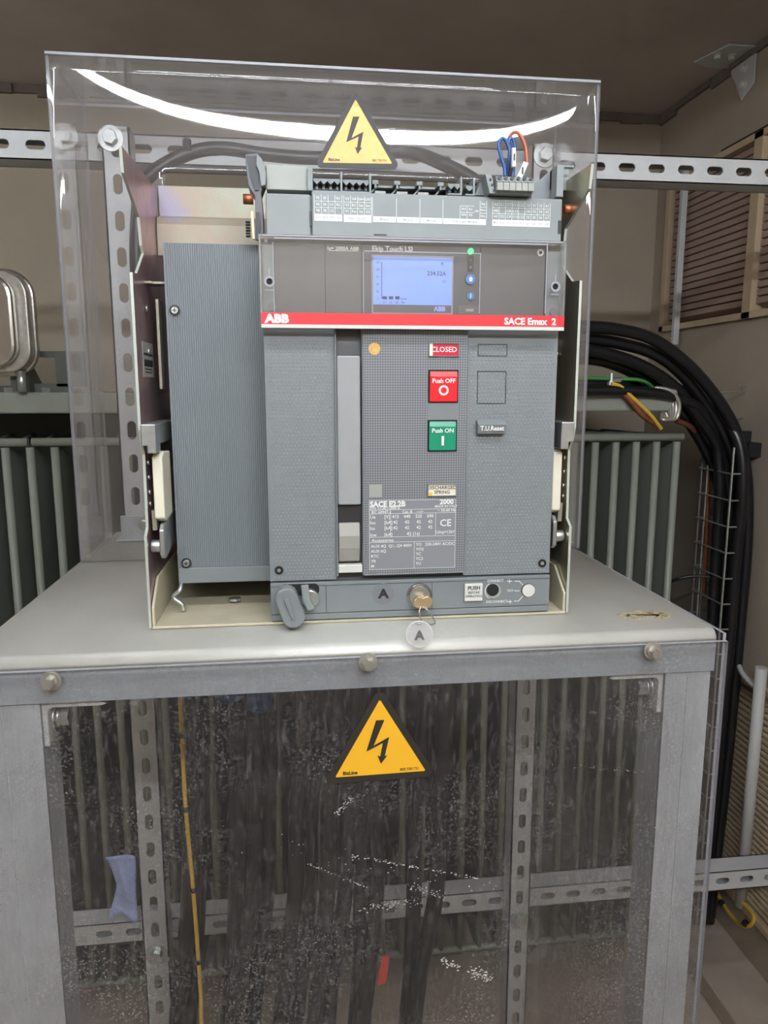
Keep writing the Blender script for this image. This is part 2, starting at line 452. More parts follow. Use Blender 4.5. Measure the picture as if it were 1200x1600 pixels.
# galvanised upright strip in front of the upper louvre
a = W(1074, 296, 'X', .915); c = W(1060, 538, 'X', .915)
b = MB(); b.box(.910, .925, 1.230, 1.245, .344, .80)
for z in (.36, .78): b.cyl((.910, 1.237, z), (-1, 0, 0), .004, .003, 8)
tag(b.build('support_strip', 'strut', bevel=.001), 'narrow galvanised steel strip hanging in front of the upper louvre window', 'metal strip')

# ceiling lamp: long tube in a tray, above the photographer
TUBE = [(-.575, -.44), (.61, -.56)]; TZ = .93
lamp = thing('ceiling_lamp', (.02, -.50, CZ), 'long slim fluorescent ceiling lamp above the switchgear front, seen as a mirrored white arc', 'lamp')
dv = Vector((TUBE[1][0] - TUBE[0][0], TUBE[1][1] - TUBE[0][1], 0)); nv = Vector((-dv.y, dv.x, 0)).normalized()
b = MB(); b.cyl((TUBE[0][0], TUBE[0][1], TZ), dv, .008, dv.length, 20); b.build('tube', 'tube', lamp)
b = MB()
q = [Vector((TUBE[0][0], TUBE[0][1], 0)), Vector((TUBE[1][0], TUBE[1][1], 0))]
b.prism([tuple((q[0] + nv * .045).xy), tuple((q[1] + nv * .045).xy), tuple((q[1] - nv * .045).xy), tuple((q[0] - nv * .045).xy)], 'Z', TZ + .028, CZ)
b.prism([tuple((q[0] + nv * .047).xy), tuple((q[1] + nv * .047).xy), tuple((q[1] + nv * .043).xy), tuple((q[0] + nv * .043).xy)], 'Z', TZ - .012, TZ + .03)
b.build('tray', 'white', lamp)
# added fill tube further back, unseen, to brighten the fronts
rear_fill = thing('ceiling_lamp', (0, -1.45, CZ), 'added unseen fill tube on the ceiling behind the photographer', 'lamp')
MB().cyl((-.6, -1.45, TZ), (1, 0, 0), .019, 1.2, 20).build('tube', 'fill_tube_rear', rear_fill)
MB().box(-.62, .62, -1.49, -1.41, TZ + .028, CZ).build('tray', 'white', rear_fill)
side_fill = thing('ceiling_lamp', (-1.42, .6, CZ), 'added unseen fill tube under the ceiling along the left wall beside the transformer', 'lamp')  # side tube added to brighten the back and right walls
MB().cyl((-1.42, .0, TZ), (0, 1, 0), .013, 1.2, 20).build('tube', 'fill_tube_side', side_fill)
MB().box(-1.46, -1.38, -.02, 1.22, TZ + .028, CZ).build('tray', 'white', side_fill)

# ================================================================== TRANSFORMER behind
TY = .83
tr = thing('transformer', (0, 1.1, FZ), 'grey green oil transformer with rows of vertical radiator fins behind the frame', 'transformer')
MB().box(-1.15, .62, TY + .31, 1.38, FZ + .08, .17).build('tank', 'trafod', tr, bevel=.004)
b = MB(); b.box(-1.2, .716, TY - .01, 1.38, .178, .219)
b.build('lid', 'trafo', tr, bevel=.004)
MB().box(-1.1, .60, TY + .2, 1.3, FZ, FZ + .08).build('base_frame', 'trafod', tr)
# fins (each its own plate) and the rods across their ends
x = .7195; nf = 0
while x > -1.12:
    b = MB()
    prof = [(TY, -1.10), (TY, .112), (TY + .30, .112), (TY + .30, -1.10)]
    b.prism(prof, 'X', x - .0055, x + .0055)
    b.cyl((x, TY, -1.10), (0, 0, 1), .0080, 1.212, 10)
    b.build('radiator_fin', 'trafo', tr)
    x -= .0465; nf += 1
for (xa, xb) in ((-1.14, -.632), (-.624, -.02), (-.01, .733)):
    for z in (.122, -1.09):
        MB().cyl((xa, TY, z), (1, 0, 0), .0085, xb - xa, 12).build('fin_rod', 'trafo', tr)
b = MB()
xx = .70
while xx > -1.1:
    b.tube([(xx, TY + .01, .124), (xx - .05, TY + .24, .124)], .004, 6, sub=1); xx -= .0465
b.build('top_spacer', 'trafo', tr)
# lid bolts
for px, py in ((935, 609), (993, 612), (1015, 612), (1037, 609), (13, 611), (72, 611)):
    c = W(px, py, 'Y', TY + .02); MB().cyl((c.x, TY + .02, .219), (0, 0, 1), .0085, .009, 6, smooth=False).build('lid_bolt', 'zinc', tr)
# dark lifting bracket with a round hole, on the left of the lid
b = MB()
hx, hz = -.615, .262
for (x0, x1, z0, z1) in ((-.80, -.655, .219, .232), (-.655, -.56, .219, .236), (-.585, -.53, .23, .30), (-.655, -.585, .288, .30)):
    b.box(x0, x1, TY + .05, TY + .065, z0, z1)
b.box(-.662, -.628, TY + .02, TY + .05, .219, .30)
b.prism([(TY + .05, .219), (TY + .05, .30), (TY + .16, .219)], 'X', -.652, -.64)
o = b.build('lifting_lug', 'trafod', tr)
# right hand end: grey housing on the lid
b = MB(); b.prism([(.40, .219), (.40, .33), (.50, .33), (.535, .29), (.535, .219)], 'Y', TY + .22, TY + .36)
b.build('valve_housing', 'trafo', tr, bevel=.003)
# stainless rounded clamp plates
def rrect(cx, cz, w, h, r, n=7):
    pts = []
    for (sx, sz, a0) in ((1, 1, 0), (-1, 1, 90), (-1, -1, 180), (1, -1, 270)):
        for k in range(n + 1):
            a = math.radians(a0 + 90 * k / n); pts.append((cx + sx * (w / 2 - r) + r * math.cos(a), cz + sz * (h / 2 - r) + r * math.sin(a)))
    return pts
cl = thing('relief_valve', (-.74, TY, .22), 'polished stainless rounded rectangular cover on the transformer lid at left edge', 'valve cover')
c0, c1, zz0, zz1 = rc(-60, 417, 51, 588, TY - .02)
cx, cz, w_, h_ = (c0 + c1) / 2, (zz0 + zz1) / 2, (c1 - c0), zz1 - zz0
b = MB(); b.prism(rrect(cx, cz, w_, h_, .05), 'Y', TY - .005, TY + .012, smooth=True); b.build('back_plate', 'steelp', cl, bevel=.004)
b = MB(); b.prism(rrect(cx, cz, w_ * .93, h_ * .93, .045), 'Y', TY - .03, TY - .005, smooth=True); b.build('gasket_ring', 'zinc_y', cl, bevel=.003)
b = MB(); b.prism(rrect(cx - .008, cz, w_ * .76, h_ * .84, .04), 'Y', TY - .055, TY - .03, smooth=True); b.build('face_plate', 'steelp', cl, bevel=.006)
for dx in (.035, -.04): MB().cyl((cx + dx, TY - .02, .219), (0, 0, 1), .008, cz - h_ / 2 - .219 + .01, 10).build('stud', 'zinc', cl)

# braided strap, earthing leads and copper conductor on the right of the lid
b = MB()
for k in range(4):
    o_ = .006 * k
    pts = [pw(1030, 606, TY - .015) + Vector((0, o_, 0)), pw(1050, 612, TY - .02) + Vector((o_ * .4, 0, 0)), pw(1061, 630, TY - .02) + Vector((-o_ * .6, o_, 0)),
           pw(1058, 652, TY - .02) + Vector((-o_, 0, 0)), pw(1046, 658, TY - .02) + Vector((-o_, 0, .004)), pw(1040, 645, TY - .016) + Vector((0, o_, 0))]
    b.tube(pts, .0045, 8)
tag(b.build('braided_strap', 'zinc_y'), 'tinned braided bonding strap curling over the corner of the transformer lid', 'strap')
b = MB(); b.tube([pw(880, 590, TY - .02), pw(960, 592, TY - .02), pw(1000, 594, TY - .02), pw(1018, 604, TY), W(1024, 614, 'Y', TY + .01)], .004, 8)
tag(b.build('earth_wire', 'wgreen'), 'green and yellow earth wire running flat along the transformer lid', 'wire')
b = MB(); b.tube([pw(955, 600, TY - .03), pw(968, 603, TY - .03), pw(985, 618, TY - .03), pw(1000, 632, TY - .03), pw(1018, 650, TY - .03), pw(1033, 670, TY - .02)], .0042, 8)
tag(b.build('earth_wire', 'wyel'), 'yellow earth wire bending down in front of the transformer lid edge', 'wire')
b = MB(); b.tube([pw(950, 600, TY - .02), pw(975, 615, TY - .025), pw(1000, 645, TY - .025), pw(1020, 660, TY - .02), pw(1028, 668, TY - .01)], .006, 8)
tag(b.build('copper_conductor', 'copper'), 'bare copper conductor crossing diagonally over the transformer lid edge', 'wire')
b = MB(); c = pw(955, 598, TY - .02); b.cyl(c - Vector((0, 0, .02)), (0, 0, 1), .009, .022, 8); b.cyl(c, (0, 0, 1), .005, .02, 8); b.cyl(c + Vector((0, 0, .006)), (1, 0, 0), .006, .02, 6)
tag(b.build('earth_clamp', 'zinc'), 'small bolted earthing clamp standing on the transformer lid', 'clamp')

# ================================================================== BLACK CABLES on the right
def cpath(pts): return [W(p[0], p[1], 'Y', p[2]) for p in pts]
arcs = [
    ([(860, 505, .70), (905, 510, .74), (960, 514, .76), (1020, 530, .78), (1075, 570, .80), (1120, 622, .82), (1152, 680, .83), (1167, 750, .84), (1167, 850, .84), (1158, 960, .84), (1147, 1080, .84), (1132, 1230, .84), (1117, 1360, .84), (1108, 1440, .84)], .0125, 'topmost black power cable arching down the right wall'),
    ([(860, 530, .73), (905, 528, .77), (960, 535, .79), (1020, 552, .81), (1065, 585, .83), (1105, 635, .85), (1137, 690, .86), (1154, 760, .87), (1155, 860, .87), (1146, 970, .87), (1136, 1090, .87), (1122, 1240, .87), (1110, 1370, .87), (1100, 1440, .87)], .0125, 'second black power cable nested under the topmost arc'),
    ([(860, 545, .72), (905, 545, .76), (960, 556, .78), (1010, 575, .80), (1055, 606, .82), (1090, 650, .84), (1122, 700, .86), (1139, 770, .88), (1142, 870, .88), (1134, 980, .88), (1126, 1090, .88), (1114, 1240, .88), (1103, 1370, .88), (1096, 1440, .88)], .0125, 'third black power cable leaving the cover below two higher arcs'),
    ([(860, 566, .76), (905, 560, .80), (950, 566, .82), (1000, 588, .84), (1045, 620, .86), (1078, 662, .88), (1108, 715, .90), (1126, 780, .91), (1130, 880, .91), (1124, 990, .91), (1116, 1100, .91), (1104, 1250, .91), (1096, 1440, .91)], .0125, 'innermost black power cable of the four high arcs'),
    ([(860, 600, .88), (905, 600, .88), (970, 600, .88), (1030, 603, .88), (1080, 616, .87), (1125, 645, .85), (1155, 695, .82), (1160, 770, .81), (1150, 870, .82), (1142, 980, .82), (1130, 1100, .82), (1116, 1250, .82), (1098, 1440, .82)], .0125, 'black cable lying flat behind the transformer lid before turning down'),
    ([(860, 612, .79), (930, 610, .80), (1000, 612, .81), (1060, 622, .82), (1098, 645, .84), (1118, 690, .86), (1124, 760, .86), (1118, 870, .86), (1112, 980, .86), (1106, 1100, .86), (1096, 1250, .86), (1086, 1440, .86)], .0115, 'lowest black cable, leftmost in the drop beside the wire tray'),
]
for pts, r, lab in arcs:
    tag(MB().tube(cpath(pts), r, 12, sub=8).build('power_cable', 'rubber'), lab, 'cable', 'black cables dropping down the right wall')
# small leads
b = MB(); b.tube([W(1040, 912, 'Y', .9), W(1065, 903, 'Y', .88), W(1090, 900, 'Y', .87), W(1115, 903, 'Y', .86)], .004, 8)
tag(b.build('control_lead', 'rubber'), 'thin black lead arching from the right hand fins to the cable drop', 'cable')
b = MB(); b.tube([W(1056, 657, 'Y', .85), W(1080, 668, 'Y', .87), W(1096, 690, 'Y', .90), W(1108, 705, 'Y', .92), W(1106, 760, 'Y', .93), W(1103, 850, 'Y', .93), W(1099, 930, 'Y', .93)], .006, 8)
tag(b.build('copper_conductor', 'copper'), 'brown copper conductor going from lid corner down inside the wire tray', 'wire')
# wire mesh tray
wt = thing('wire_cable_tray', (W(1110, 900, 'Y', .93).x, .93, -.6), 'galvanised wire mesh cable tray standing behind the black cable drop', 'cable tray')
b = MB()
for px in (1099, 1112, 1148 + 13, 1148 + 26):
    x = W(px, 700, 'Y', .93).x; b.cyl((x, .93, -1.1), (0, 0, 1), .0022, 1.1 + .235 if px > 1140 else 1.1 + .17, 6)
x0 = W(1099, 700, 'Y', .93).x; x1 = W(1174, 700, 'Y', .93).x
z = -1.08
while z < .24:
    b.cyl((x0, .933, z), (1, 0, 0), .0022, x1 - x0, 6)
    z += .059
b.cyl((x0 + .08, .93, .233), (1, 0, 0), .0022, x1 - x0 - .08, 6)
b.build('back_mesh', 'zinc', wt)
b = MB(); xf = W(1147, 700, 'Y', .80).x
b.cyl((xf, .80, -1.1), (0, 0, 1), .0025, 1.1 + .10, 6)
b.cyl((xf + .002, .90, -1.1), (0, 0, 1), .0022, 1.2, 6)
z = -1.02
while z < .05: b.cyl((xf - .002, .80, z), (1, 0, 0), .002, .022, 6); b.cyl((xf, .80, z), (0, 1, 0), .002, .13, 6); z += .059
b.build('side_mesh', 'zinc', wt)
# wall cable cleat
b = MB(); p = W(1181, 702, 'X', RX); b.box(RX - .03, RX, p.y - .02, p.y + .02, p.z - .016, p.z + .016)
b.box(RX - .02, RX, p.y + .02, p.y + .045, p.z + .01, p.z + .04)
wc = tag(b.build('wall_clip', 'black'), 'small black cable clip with steel screw on the right wall', 'clip')
MB().cyl((RX - .036, p.y, p.z), (1, 0, 0), .009, .006, 10).build('screw', 'zinc', wc)

# white conduit and yellow wire at the lower right
b = MB(); b.cyl((.90, .735, -.965), (0, 0, 1), .0125, .585, 16)
cd = tag(b.build('conduit_pipe', 'pvc'), 'white plastic conduit pipe standing against the lower right wall', 'pipe')
b = MB(); q = W(1178, 1088, 'X', .90); b.tube([(.90, .735, q.z + .02), (.90, .80, q.z + .035), (.925, .86, q.z + .045)], .006, 8)
b.build('side_branch', 'pvc', cd)
b = MB(); b.tube([W(1115, 1385, 'X', .92), W(1135, 1420, 'X', .91), W(1155, 1443, 'X', .90), W(1170, 1447, 'X', .89), W(1178, 1432, 'X', .895), Vector((.90, .735, -.95))], .0045, 8)
b.cyl(W(1128, 1412, 'X', .905), (0, 1, 0), .008, .006, 8, 1); b.cyl(W(1166, 1444, 'X', .885), (0, 1, 0), .008, .006, 8, 1)
tag(b.build('earth_wire', ['wyel', 'black']), 'yellow green earth wire looping below the white conduit near the floor', 'wire')
# low concrete curb on the floor by the right wall
b = MB(); b.box(.80, RX, .38, BY, FZ, FZ + .05)
struct(b.build('trim_3', 'floor', bevel=.004))

# ================================================================== STRUT RAILS AND UPRIGHTS
def rail_x(name, x0, x1, yf, zc, off, label, top_dark=False):
    b = MB()
    b.slotted(x1 - x0, .0413, lambda u, v, d: (x0 + u, yf + d, zc + v), off=off)
    b.box(x0, x1, yf, yf + .041, zc + .0185, zc + .0207); b.box(x0, x1, yf, yf + .041, zc - .0207, zc - .0185)
    b.box(x0, x1, yf + .0385, yf + .041, zc + .011, zc + .0207); b.box(x0, x1, yf + .0385, yf + .041, zc - .0207, zc - .011)
    return tag(b.build(name, 'strut', bevel=0), label, 'rail')
so = (W(980, 258, 'Y', .5).x - .025 - (-1.5)) % .05
rail_x('perforated_rail', -1.5, RX - .002, .50, .574, so, 'upper horizontal slotted galvanised rail crossing behind the clear cover')
lr = W(1133, 1377, 'Y', .5)
lo = (W(1167, 1373, 'Y', .5).x - .025 - (-.52)) % .05
rail_x('perforated_rail', -.52, RX - .002, .50, -.7115, lo, 'lower horizontal slotted galvanised rail low behind the dusty panel')

def upright(x0, x1, yf, z0, z1, zslot, label, bolts=()):
    xc = (x0 + x1) / 2; w = x1 - x0
    b = MB(); off = (zslot - .025 - z0) % .05
    b.slotted(z1 - z0, w, lambda u, v, d: (xc + v, yf + d, z0 + u), off=off)
    b.box(x0, x0 + .0025, yf, yf + .038, z0, z1); b.box(x1 - .0025, x1, yf, yf + .038, z0, z1)
    root = tag(b.build('perforated_upright', 'strut'), label, 'upright')
    for (bx, bz) in bolts: bolt((bx, yf, bz), (0, -1, 0), root, .0105, .009, .0175)
    return root
UYF = .46
ul0, ul1 = W(160, 250, 'Y', UYF).x, W(204, 250, 'Y', UYF).x
bz = W(160, 217, 'Y', UYF)
b1 = W(160, 216, 'Y', UYF)
u1 = upright(ul0, ul1, UYF, .001, W(180, 197, 'Y', UYF).z, W(185, 402, 'Y', UYF).z, 'left slotted upright standing on the tabletop inside the clear cover', [((ul0 + ul1) / 2 - .006, W(163, 216, 'Y', UYF).z)])
ur0, ur1 = W(832, 250, 'Y', UYF).x, W(869, 250, 'Y', UYF).x
u2 = upright(ur0, ur1, UYF, .001, W(850, 225, 'Y', UYF).z, W(850, 280, 'Y', UYF).z, 'right slotted upright mostly hidden behind the breaker, inside the clear cover', [((ur0 + ur1) / 2, W(850, 243, 'Y', UYF).z)])
ll0, ll1 = W(204, 1150, 'Y', UYF).x, W(246, 1150, 'Y', UYF).x
u3 = upright(ll0, ll1, UYF, FZ, -.006, W(226, 1152, 'Y', UYF).z, 'left slotted upright below the tabletop behind the dusty panel', [((ll0 + ll1) / 2, W(252, 1490, 'Y', UYF).z)])
lr0, lr1 = W(804, 1150, 'Y', UYF).x, W(837, 1150, 'Y', UYF).x
u4 = upright(lr0, lr1, UYF, FZ, -.006, W(819, 1117, 'Y', UYF).z, 'right slotted upright below the tabletop behind the dusty panel', [((lr0 + lr1) / 2, W(810, 1437, 'Y', UYF).z)])
# foot brackets of the upper uprights
for (x0, x1, lab) in ((ul0, ul1, 'small steel foot bracket bolting the left upper upright to the tabletop'), (ur0, ur1, 'small steel foot bracket bolting the right upper upright to the tabletop')):
    b = MB(); b.box(x0 - .004, x1 + .022, UYF - .005, UYF - .001, .0005, .034); b.box(x0 - .004, x1 + .022, UYF - .04, UYF - .001, .0005, .0045)
    f = tag(b.build('foot_bracket', 'galv', bevel=.001), lab, 'bracket')
    bolt(((x0 + x1) / 2 + .012, UYF - .005, .020), (0, -1, 0), f, .008, .006, .0125)

# ================================================================== FRAME TABLE
TX0, TX1, TYF, TYB = -.396, .281, -.066, .505
fr = thing('equipment_frame', (-.05, .2, FZ), 'galvanised steel frame table with dusty flat top carrying the circuit breaker', 'frame')
# top with rolled front edge and lip
prof = [(TYB, 0), (TYF + .010, 0)]
for k in range(1, 7):
    a = math.radians(90 * k / 6); prof.append((TYF + .010 - .010 * math.sin(a), -.010 + .010 * math.cos(a)))
b = MB(); b.prism(prof + [(TYF + .003, -.010), (TYF + .003, -.011), (TYF + .012, -.005), (TYB, -.005)], 'X', TX0, TX1, smooth=True)
b.build('tabletop', 'table', fr)
b = MB(); b.box(TX0, TX1, TYF, TYF + .003, -.0405, -.010)
b.build('front_lip', 'lip', fr)
b = MB(); b.box(TX1 - .003, TX1, TYF + .002, TYB, -.0405, -.004); b.build('side_lip', 'lip', fr)
b = MB(); b.box(TX0, TX0 + .003, TYF + .002, TYB, -.0405, -.004); b.build('side_lip', 'lip', fr)
for (x0, x1) in ((TX0, -.334), (.2335, TX1 - .002)):
    b = MB(); b.box(x0, x1, TYF + .002, TYF + .005, FZ, -.042)
    if x0 < 0: b.box(x0, x0 + .003, TYF + .003, TYF + .065, FZ, -.042)
    else: b.box(x1 - .003, x1, TYF + .003, TYF + .065, FZ, -.042)
    xi = x1 - .003 if x0 < 0 else x0
    b.box(xi, xi + .003, TYF + .003, TYF + .045, FZ, -.042)
    b.box((x0 + x1) / 2 - .001, (x0 + x1) / 2 + .001, TYF + .0012, TYF + .002, FZ, -.042)
    b.build('post', 'galv_worn', fr, bevel=.0015)
# inside corner brackets with bolts
for s, xi in ((1, -.334), (-1, .2335)):
    L = .05; t = .0045
    pts = [(0, -.043), (L, -.043), (L + .004, -.046), (L, -.0475), (.009, -.0475), (.006, -.049), (t, -.052), (t, -.083), (0, -.083)]
    b = MB(); b.prism([(xi + s * u, z) for u, z in pts], 'Y', TYF + .006, TYF + .045)
    o = b.build('corner_bracket', 'strut', fr, bevel=.0008)
    bb = MB(); c = Vector((xi + s * t, TYF + .026, -.064)); d = Vector((s, 0, 0))
    bb.cyl(c, d, .0135, .0022, 24); bb.cyl(c + d * .0022, d, .010, .003, 20); bb.cyl(c + d * .005, d, .0088, .0075, 6, smooth=False)
    bb.build('bolt', 'zinc', o)
# paint splash dried on the top (a stain with its own shape)
pc = W(1000, 962, 'Z', 0)
b = MB()
for k in range(120):
    a = random.random() * 2 * PI; r = random.random() ** .8
    x = pc.x + math.cos(a) * r * .028 + .004; y = pc.y + math.sin(a) * r * .016; s_ = .0007 + .0011 * random.random()
    b.prism([(x + s_ * 2.2 * math.cos(t + a), y + s_ * math.sin(t)) for t in (0, 1.3, 2.4, 3.6, 5)], 'Z', .0001, .0004)
b.prism([(pc.x + .012 + .017 * math.cos(t) * (1 + .3 * math.sin(5 * t)), pc.y + .004 + .006 * math.sin(t) * (1 + .3 * math.cos(4 * t))) for t in [k * PI / 12 for k in range(24)]], 'Z', .0001, .0004)
b.build('dried_splash', mat('dried_splash', (176, 160, 122), .8), fr)

# ---- dusty clear front panel of the frame
gp = thing('dusty_front_panel', (-.06, TYF - .005, -.6), 'dusty scratched clear plastic panel screwed over the lower front of the frame', 'panel')
PY0, PY1 = TYF - .0075, TYF - .0035
PXR = .2885
def sheet_box(x0, x1, y0, y1, z0, z1):
    """slab whose two largest faces are clear (0) and whose rims are polished edge (1)"""
    b = MB(); b.box(x0, x1, y0, y1, z0, z1)
    dims = {'x': x1 - x0, 'y': y1 - y0, 'z': z1 - z0}; thin = min(dims, key=dims.get)
    idx = {'z': (0, 1), 'y': (2, 4), 'x': (3, 5)}[thin]
    b.m = [0 if i in idx else 1 for i in range(6)]
    return b
sheet_box(TX0 - .012, PXR, PY0, PY1, -1.13, -.009).build('front_sheet', ['dusty', 'rim'], gp)
sheet_box(PXR - .003, PXR, PY1 + .0003, .47, -1.13, -.0025).build('side_sheet', ['dusty', 'rim'], gp)
for px, py in ((80, 1063), (575, 1034), (1019, 1016)):
    c = W(px, py, 'Y', PY0)
    b = MB(); b.cyl((c.x, PY0, c.z), (0, -1, 0), .0085, .0015, 20); b.cyl((c.x, PY0 - .0015, c.z), (0, -1, 0), .0062, .003, 16)
    b.cyl((c.x, PY0 - .0045, c.z), (0, -1, 0), .0050, .0060, 6, smooth=False)
    b.build('screw', 'zinc_y', gp)
# chalky scuffs on the panel (stains with their own shapes)
b = MB()
def scuff(p0, p1, n, w, amp):
    for k in range(n):
        t = random.random(); px = p0[0] + (p1[0] - p0[0]) * t + random.gauss(0, amp); py = p0[1] + (p1[1] - p0[1]) * t + random.gauss(0, amp * .45)
        c = W(px, py, 'Y', PY0 - .0003); s_ = w * (.4 + random.random())
        a = random.random() * 3
        b.add([(c.x + s_ * 1.8 * math.cos(a + q), PY0 - .0003, c.z + s_ * math.sin(a + q * 1.1)) for q in (0, 1.7, 3.1, 4.4)], [(0, 1, 2, 3)])
scuff((555, 1338), (745, 1372), 90, .00045, 2.5); scuff((480, 1350), (575, 1387), 50, .0004, 2); scuff((570, 1420), (650, 1408), 90, .0004, 8)
scuff((690, 1500), (715, 1512), 45, .0006, 5); scuff((735, 1515), (765, 1530), 70, .0006, 7); scuff((640, 1385), (700, 1405), 60, .0004, 7)
scuff((527, 1272), (550, 1245), 50, .0004, 3); scuff((400, 1310), (860, 1420), 60, .0004, 30); scuff((860, 1195), (1010, 1205), 40, .0003, 5)
b.build('chalk_scuffs', 'white', gp)['kind'] = 'stuff'

# ---- warning triangles
def warning_sign(apex, left, right, Y, label, surf=None):
    A, Bq, Cq = pw(*apex, Y), pw(*left, Y), pw(*right, Y)
    A, Bq, Cq = [Vector((p.x, p.z)) for p in (A, Bq, Cq)]
    side = .0965
    up = ((A - (Bq + Cq) / 2)).normalized(); rt = Vector((up.y, -up.x)); cen = (A + Bq + Cq) / 3
    sc_ = ((Cq - Bq).length) / .1
    def loc(u, v): q = cen + rt * u * sc_ + up * v * sc_; return q
    def rtri(R, r, n=8):
        pts = []
        for k in range(3):
            a0 = 90 + 120 * k; cx_, cy_ = (R - 2 * r) * math.cos(math.radians(a0)), (R - 2 * r) * math.sin(math.radians(a0))
            for j in range(n + 1):
                a = math.radians(a0 - 60 + 120 * j / n); pts.append((cx_ + r * math.cos(a), cy_ + r * math.sin(a)))
        return pts
    def drape(name, polys, d, m, parent, thick=0.0):
        bm = bmesh.new()
        for poly in polys:
            bm.faces.new([bm.verts.new((*loc(*p), 0)) for p in poly])
        bmesh.ops.triangulate(bm, faces=bm.faces[:])
        for _ in range(3 if surf else 0): bmesh.ops.subdivide_edges(bm, edges=bm.edges[:], cuts=1, use_grid_fill=True)
        for v in bm.verts:
            x, z = v.co.x, v.co.y
            v.co = Vector((x, (surf(x, z) if surf else Y) - d, z))
        me = bpy.data.meshes.new(name); bm.to_mesh(me); bm.free(); me.materials.append(M[m])
        o = bpy.data.objects.new(name, me); COL.objects.link(o)
        if parent: o.parent = parent
        if thick: md = o.modifiers.new('t', 'SOLIDIFY'); md.thickness = thick; md.offset = 0
        return o
    root = drape('warning_sign', [rtri(.0615, .0055)], .0007, 'signb', None, .0004); tag(root, label, 'warning sign')
    drape('yellow_field', [rtri(.0492, .0010)], .0011, 'yelc' if surf else 'yel', root)
    boltp = [[(-.0055, .026), (.0035, .026), (-.0085, -.0065), (.0085, .0035), (.0035, -.021), (.0062, -.0205), (-.0008, -.031), (-.0045, -.0195), (-.0015, -.0215), (.0015, -.004), (-.0165, -.0135)]]
    boltp = [[(.001 + u * .86, v * .76 + .0095) for u, v in boltp[0]]]
    drape('lightning_bolt', boltp, .0015, 'signb', root)
    t = MB()
    def mp0(cx_, cz_):
        def f(u, v):
            q = loc(cx_ + u, cz_ + v); return (q.x, (surf(q.x, q.y) if surf else Y) - .0016, q.y)
        return f
    t.text('BizLine', .0047, 0, 0, 0, mp=mp0(-.0285, -.0210), bold=.02); t.text('BIZ 730 731', .0036, 0, 0, 0, mp=mp0(.0272, -.0212))
    t.build('lettering', 'signb', root)
    return root
warning_sign((593, 1077), (511, 1221), (677, 1211), PY0 - .0002, 'crisp yellow triangular high voltage sign on the dusty lower panel')

# ================================================================== CLEAR COVER (upper)
CX0, CX1, CYF, CYB, CZT = -.395, .289, .293, .455, .614
def bulge(X, Z):
    s = (X - (CX0 + CX1) / 2) / ((CX1 - CX0) / 2); u = max(0, math.sin(PI * (CZT - Z) / CZT))
    k = 1 - s * s
    return CYF - u * k * (.0302 - .0024 * s + .0138 * s * s) + .0093 * math.sin(2 * PI * (CZT - Z) / CZT) * k
cv = thing('clear_cover', (-.05, .37, .0), 'clear plastic box cover around the back of the breaker, rising above it', 'cover')
# front sheet: grid with the breaker cut-out
def front_sheet():
    HX0, HX1, HZ = -.262, .170, .485
    xs = [CX0 + (CX1 - CX0) * k / 44 for k in range(45)] + [HX0, HX1]; xs = sorted(set(round(x, 5) for x in xs))
    zs = [CZT * k / 40 for k in range(41)] + [HZ]; zs = sorted(set(round(z, 5) for z in zs)); zs[0] = .0006
    t = .003
    b = MB(); nz = len(zs); nx = len(xs)
    vid = lambda i, j, k: (k * nx + i) * nz + j
    vs = []
    for k in range(2):
        for x in xs:
            for z in zs: vs.append((x, bulge(x, z) + k * t, z))
    def solid(i, j):
        if i < 0 or j < 0 or i >= nx - 1 or j >= nz - 1: return False
        cx, cz = (xs[i] + xs[i + 1]) / 2, (zs[j] + zs[j + 1]) / 2
        return not (HX0 < cx < HX1 and cz < HZ)
    f0, f1 = [], []
    for i in range(nx - 1):
        for j in range(nz - 1):
            if not solid(i, j): continue
            f0.append((vid(i, j, 0), vid(i + 1, j, 0), vid(i + 1, j + 1, 0), vid(i, j + 1, 0)))
            f0.append((vid(i, j, 1), vid(i, j + 1, 1), vid(i + 1, j + 1, 1), vid(i + 1, j, 1)))
            if not solid(i - 1, j): f1.append((vid(i, j, 0), vid(i, j + 1, 0), vid(i, j + 1, 1), vid(i, j, 1)))
            if not solid(i + 1, j): f1.append((vid(i + 1, j, 0), vid(i + 1, j, 1), vid(i + 1, j + 1, 1), vid(i + 1, j + 1, 0)))
            if not solid(i, j - 1): f1.append((vid(i, j, 0), vid(i, j, 1), vid(i + 1, j, 1), vid(i + 1, j, 0)))
            if not solid(i, j + 1): f1.append((vid(i, j + 1, 0), vid(i + 1, j + 1, 0), vid(i + 1, j + 1, 1), vid(i, j + 1, 1)))
    b.add(vs, f0, 0, True)
    o = len(b.v) - len(vs)
    for f in f1: b.f.append([q + o for q in f]); b.m.append(1); b.sm.append(False)
    return b.build('front_sheet', ['clear', 'rim'], cv)
fs = front_sheet()
sheet_box(CX0, CX0 + .003, CYF + .0035, CYB, .0006, CZT).build('side_sheet', ['clear', 'rim'], cv)
sheet_box(CX1 - .003, CX1, CYF + .0035, CYB, .0006, CZT).build('side_sheet', ['clear', 'rim'], cv)
sheet_box(CX0, CX1, CYF, CYB, CZT + .0003, CZT + .0033).build('top_sheet', ['clear', 'rim'], cv)
warning_sign((555, 149), (494, 260), (621, 264), CYF, 'creased yellow triangular high voltage sign on the upper clear cover', surf=bulge)

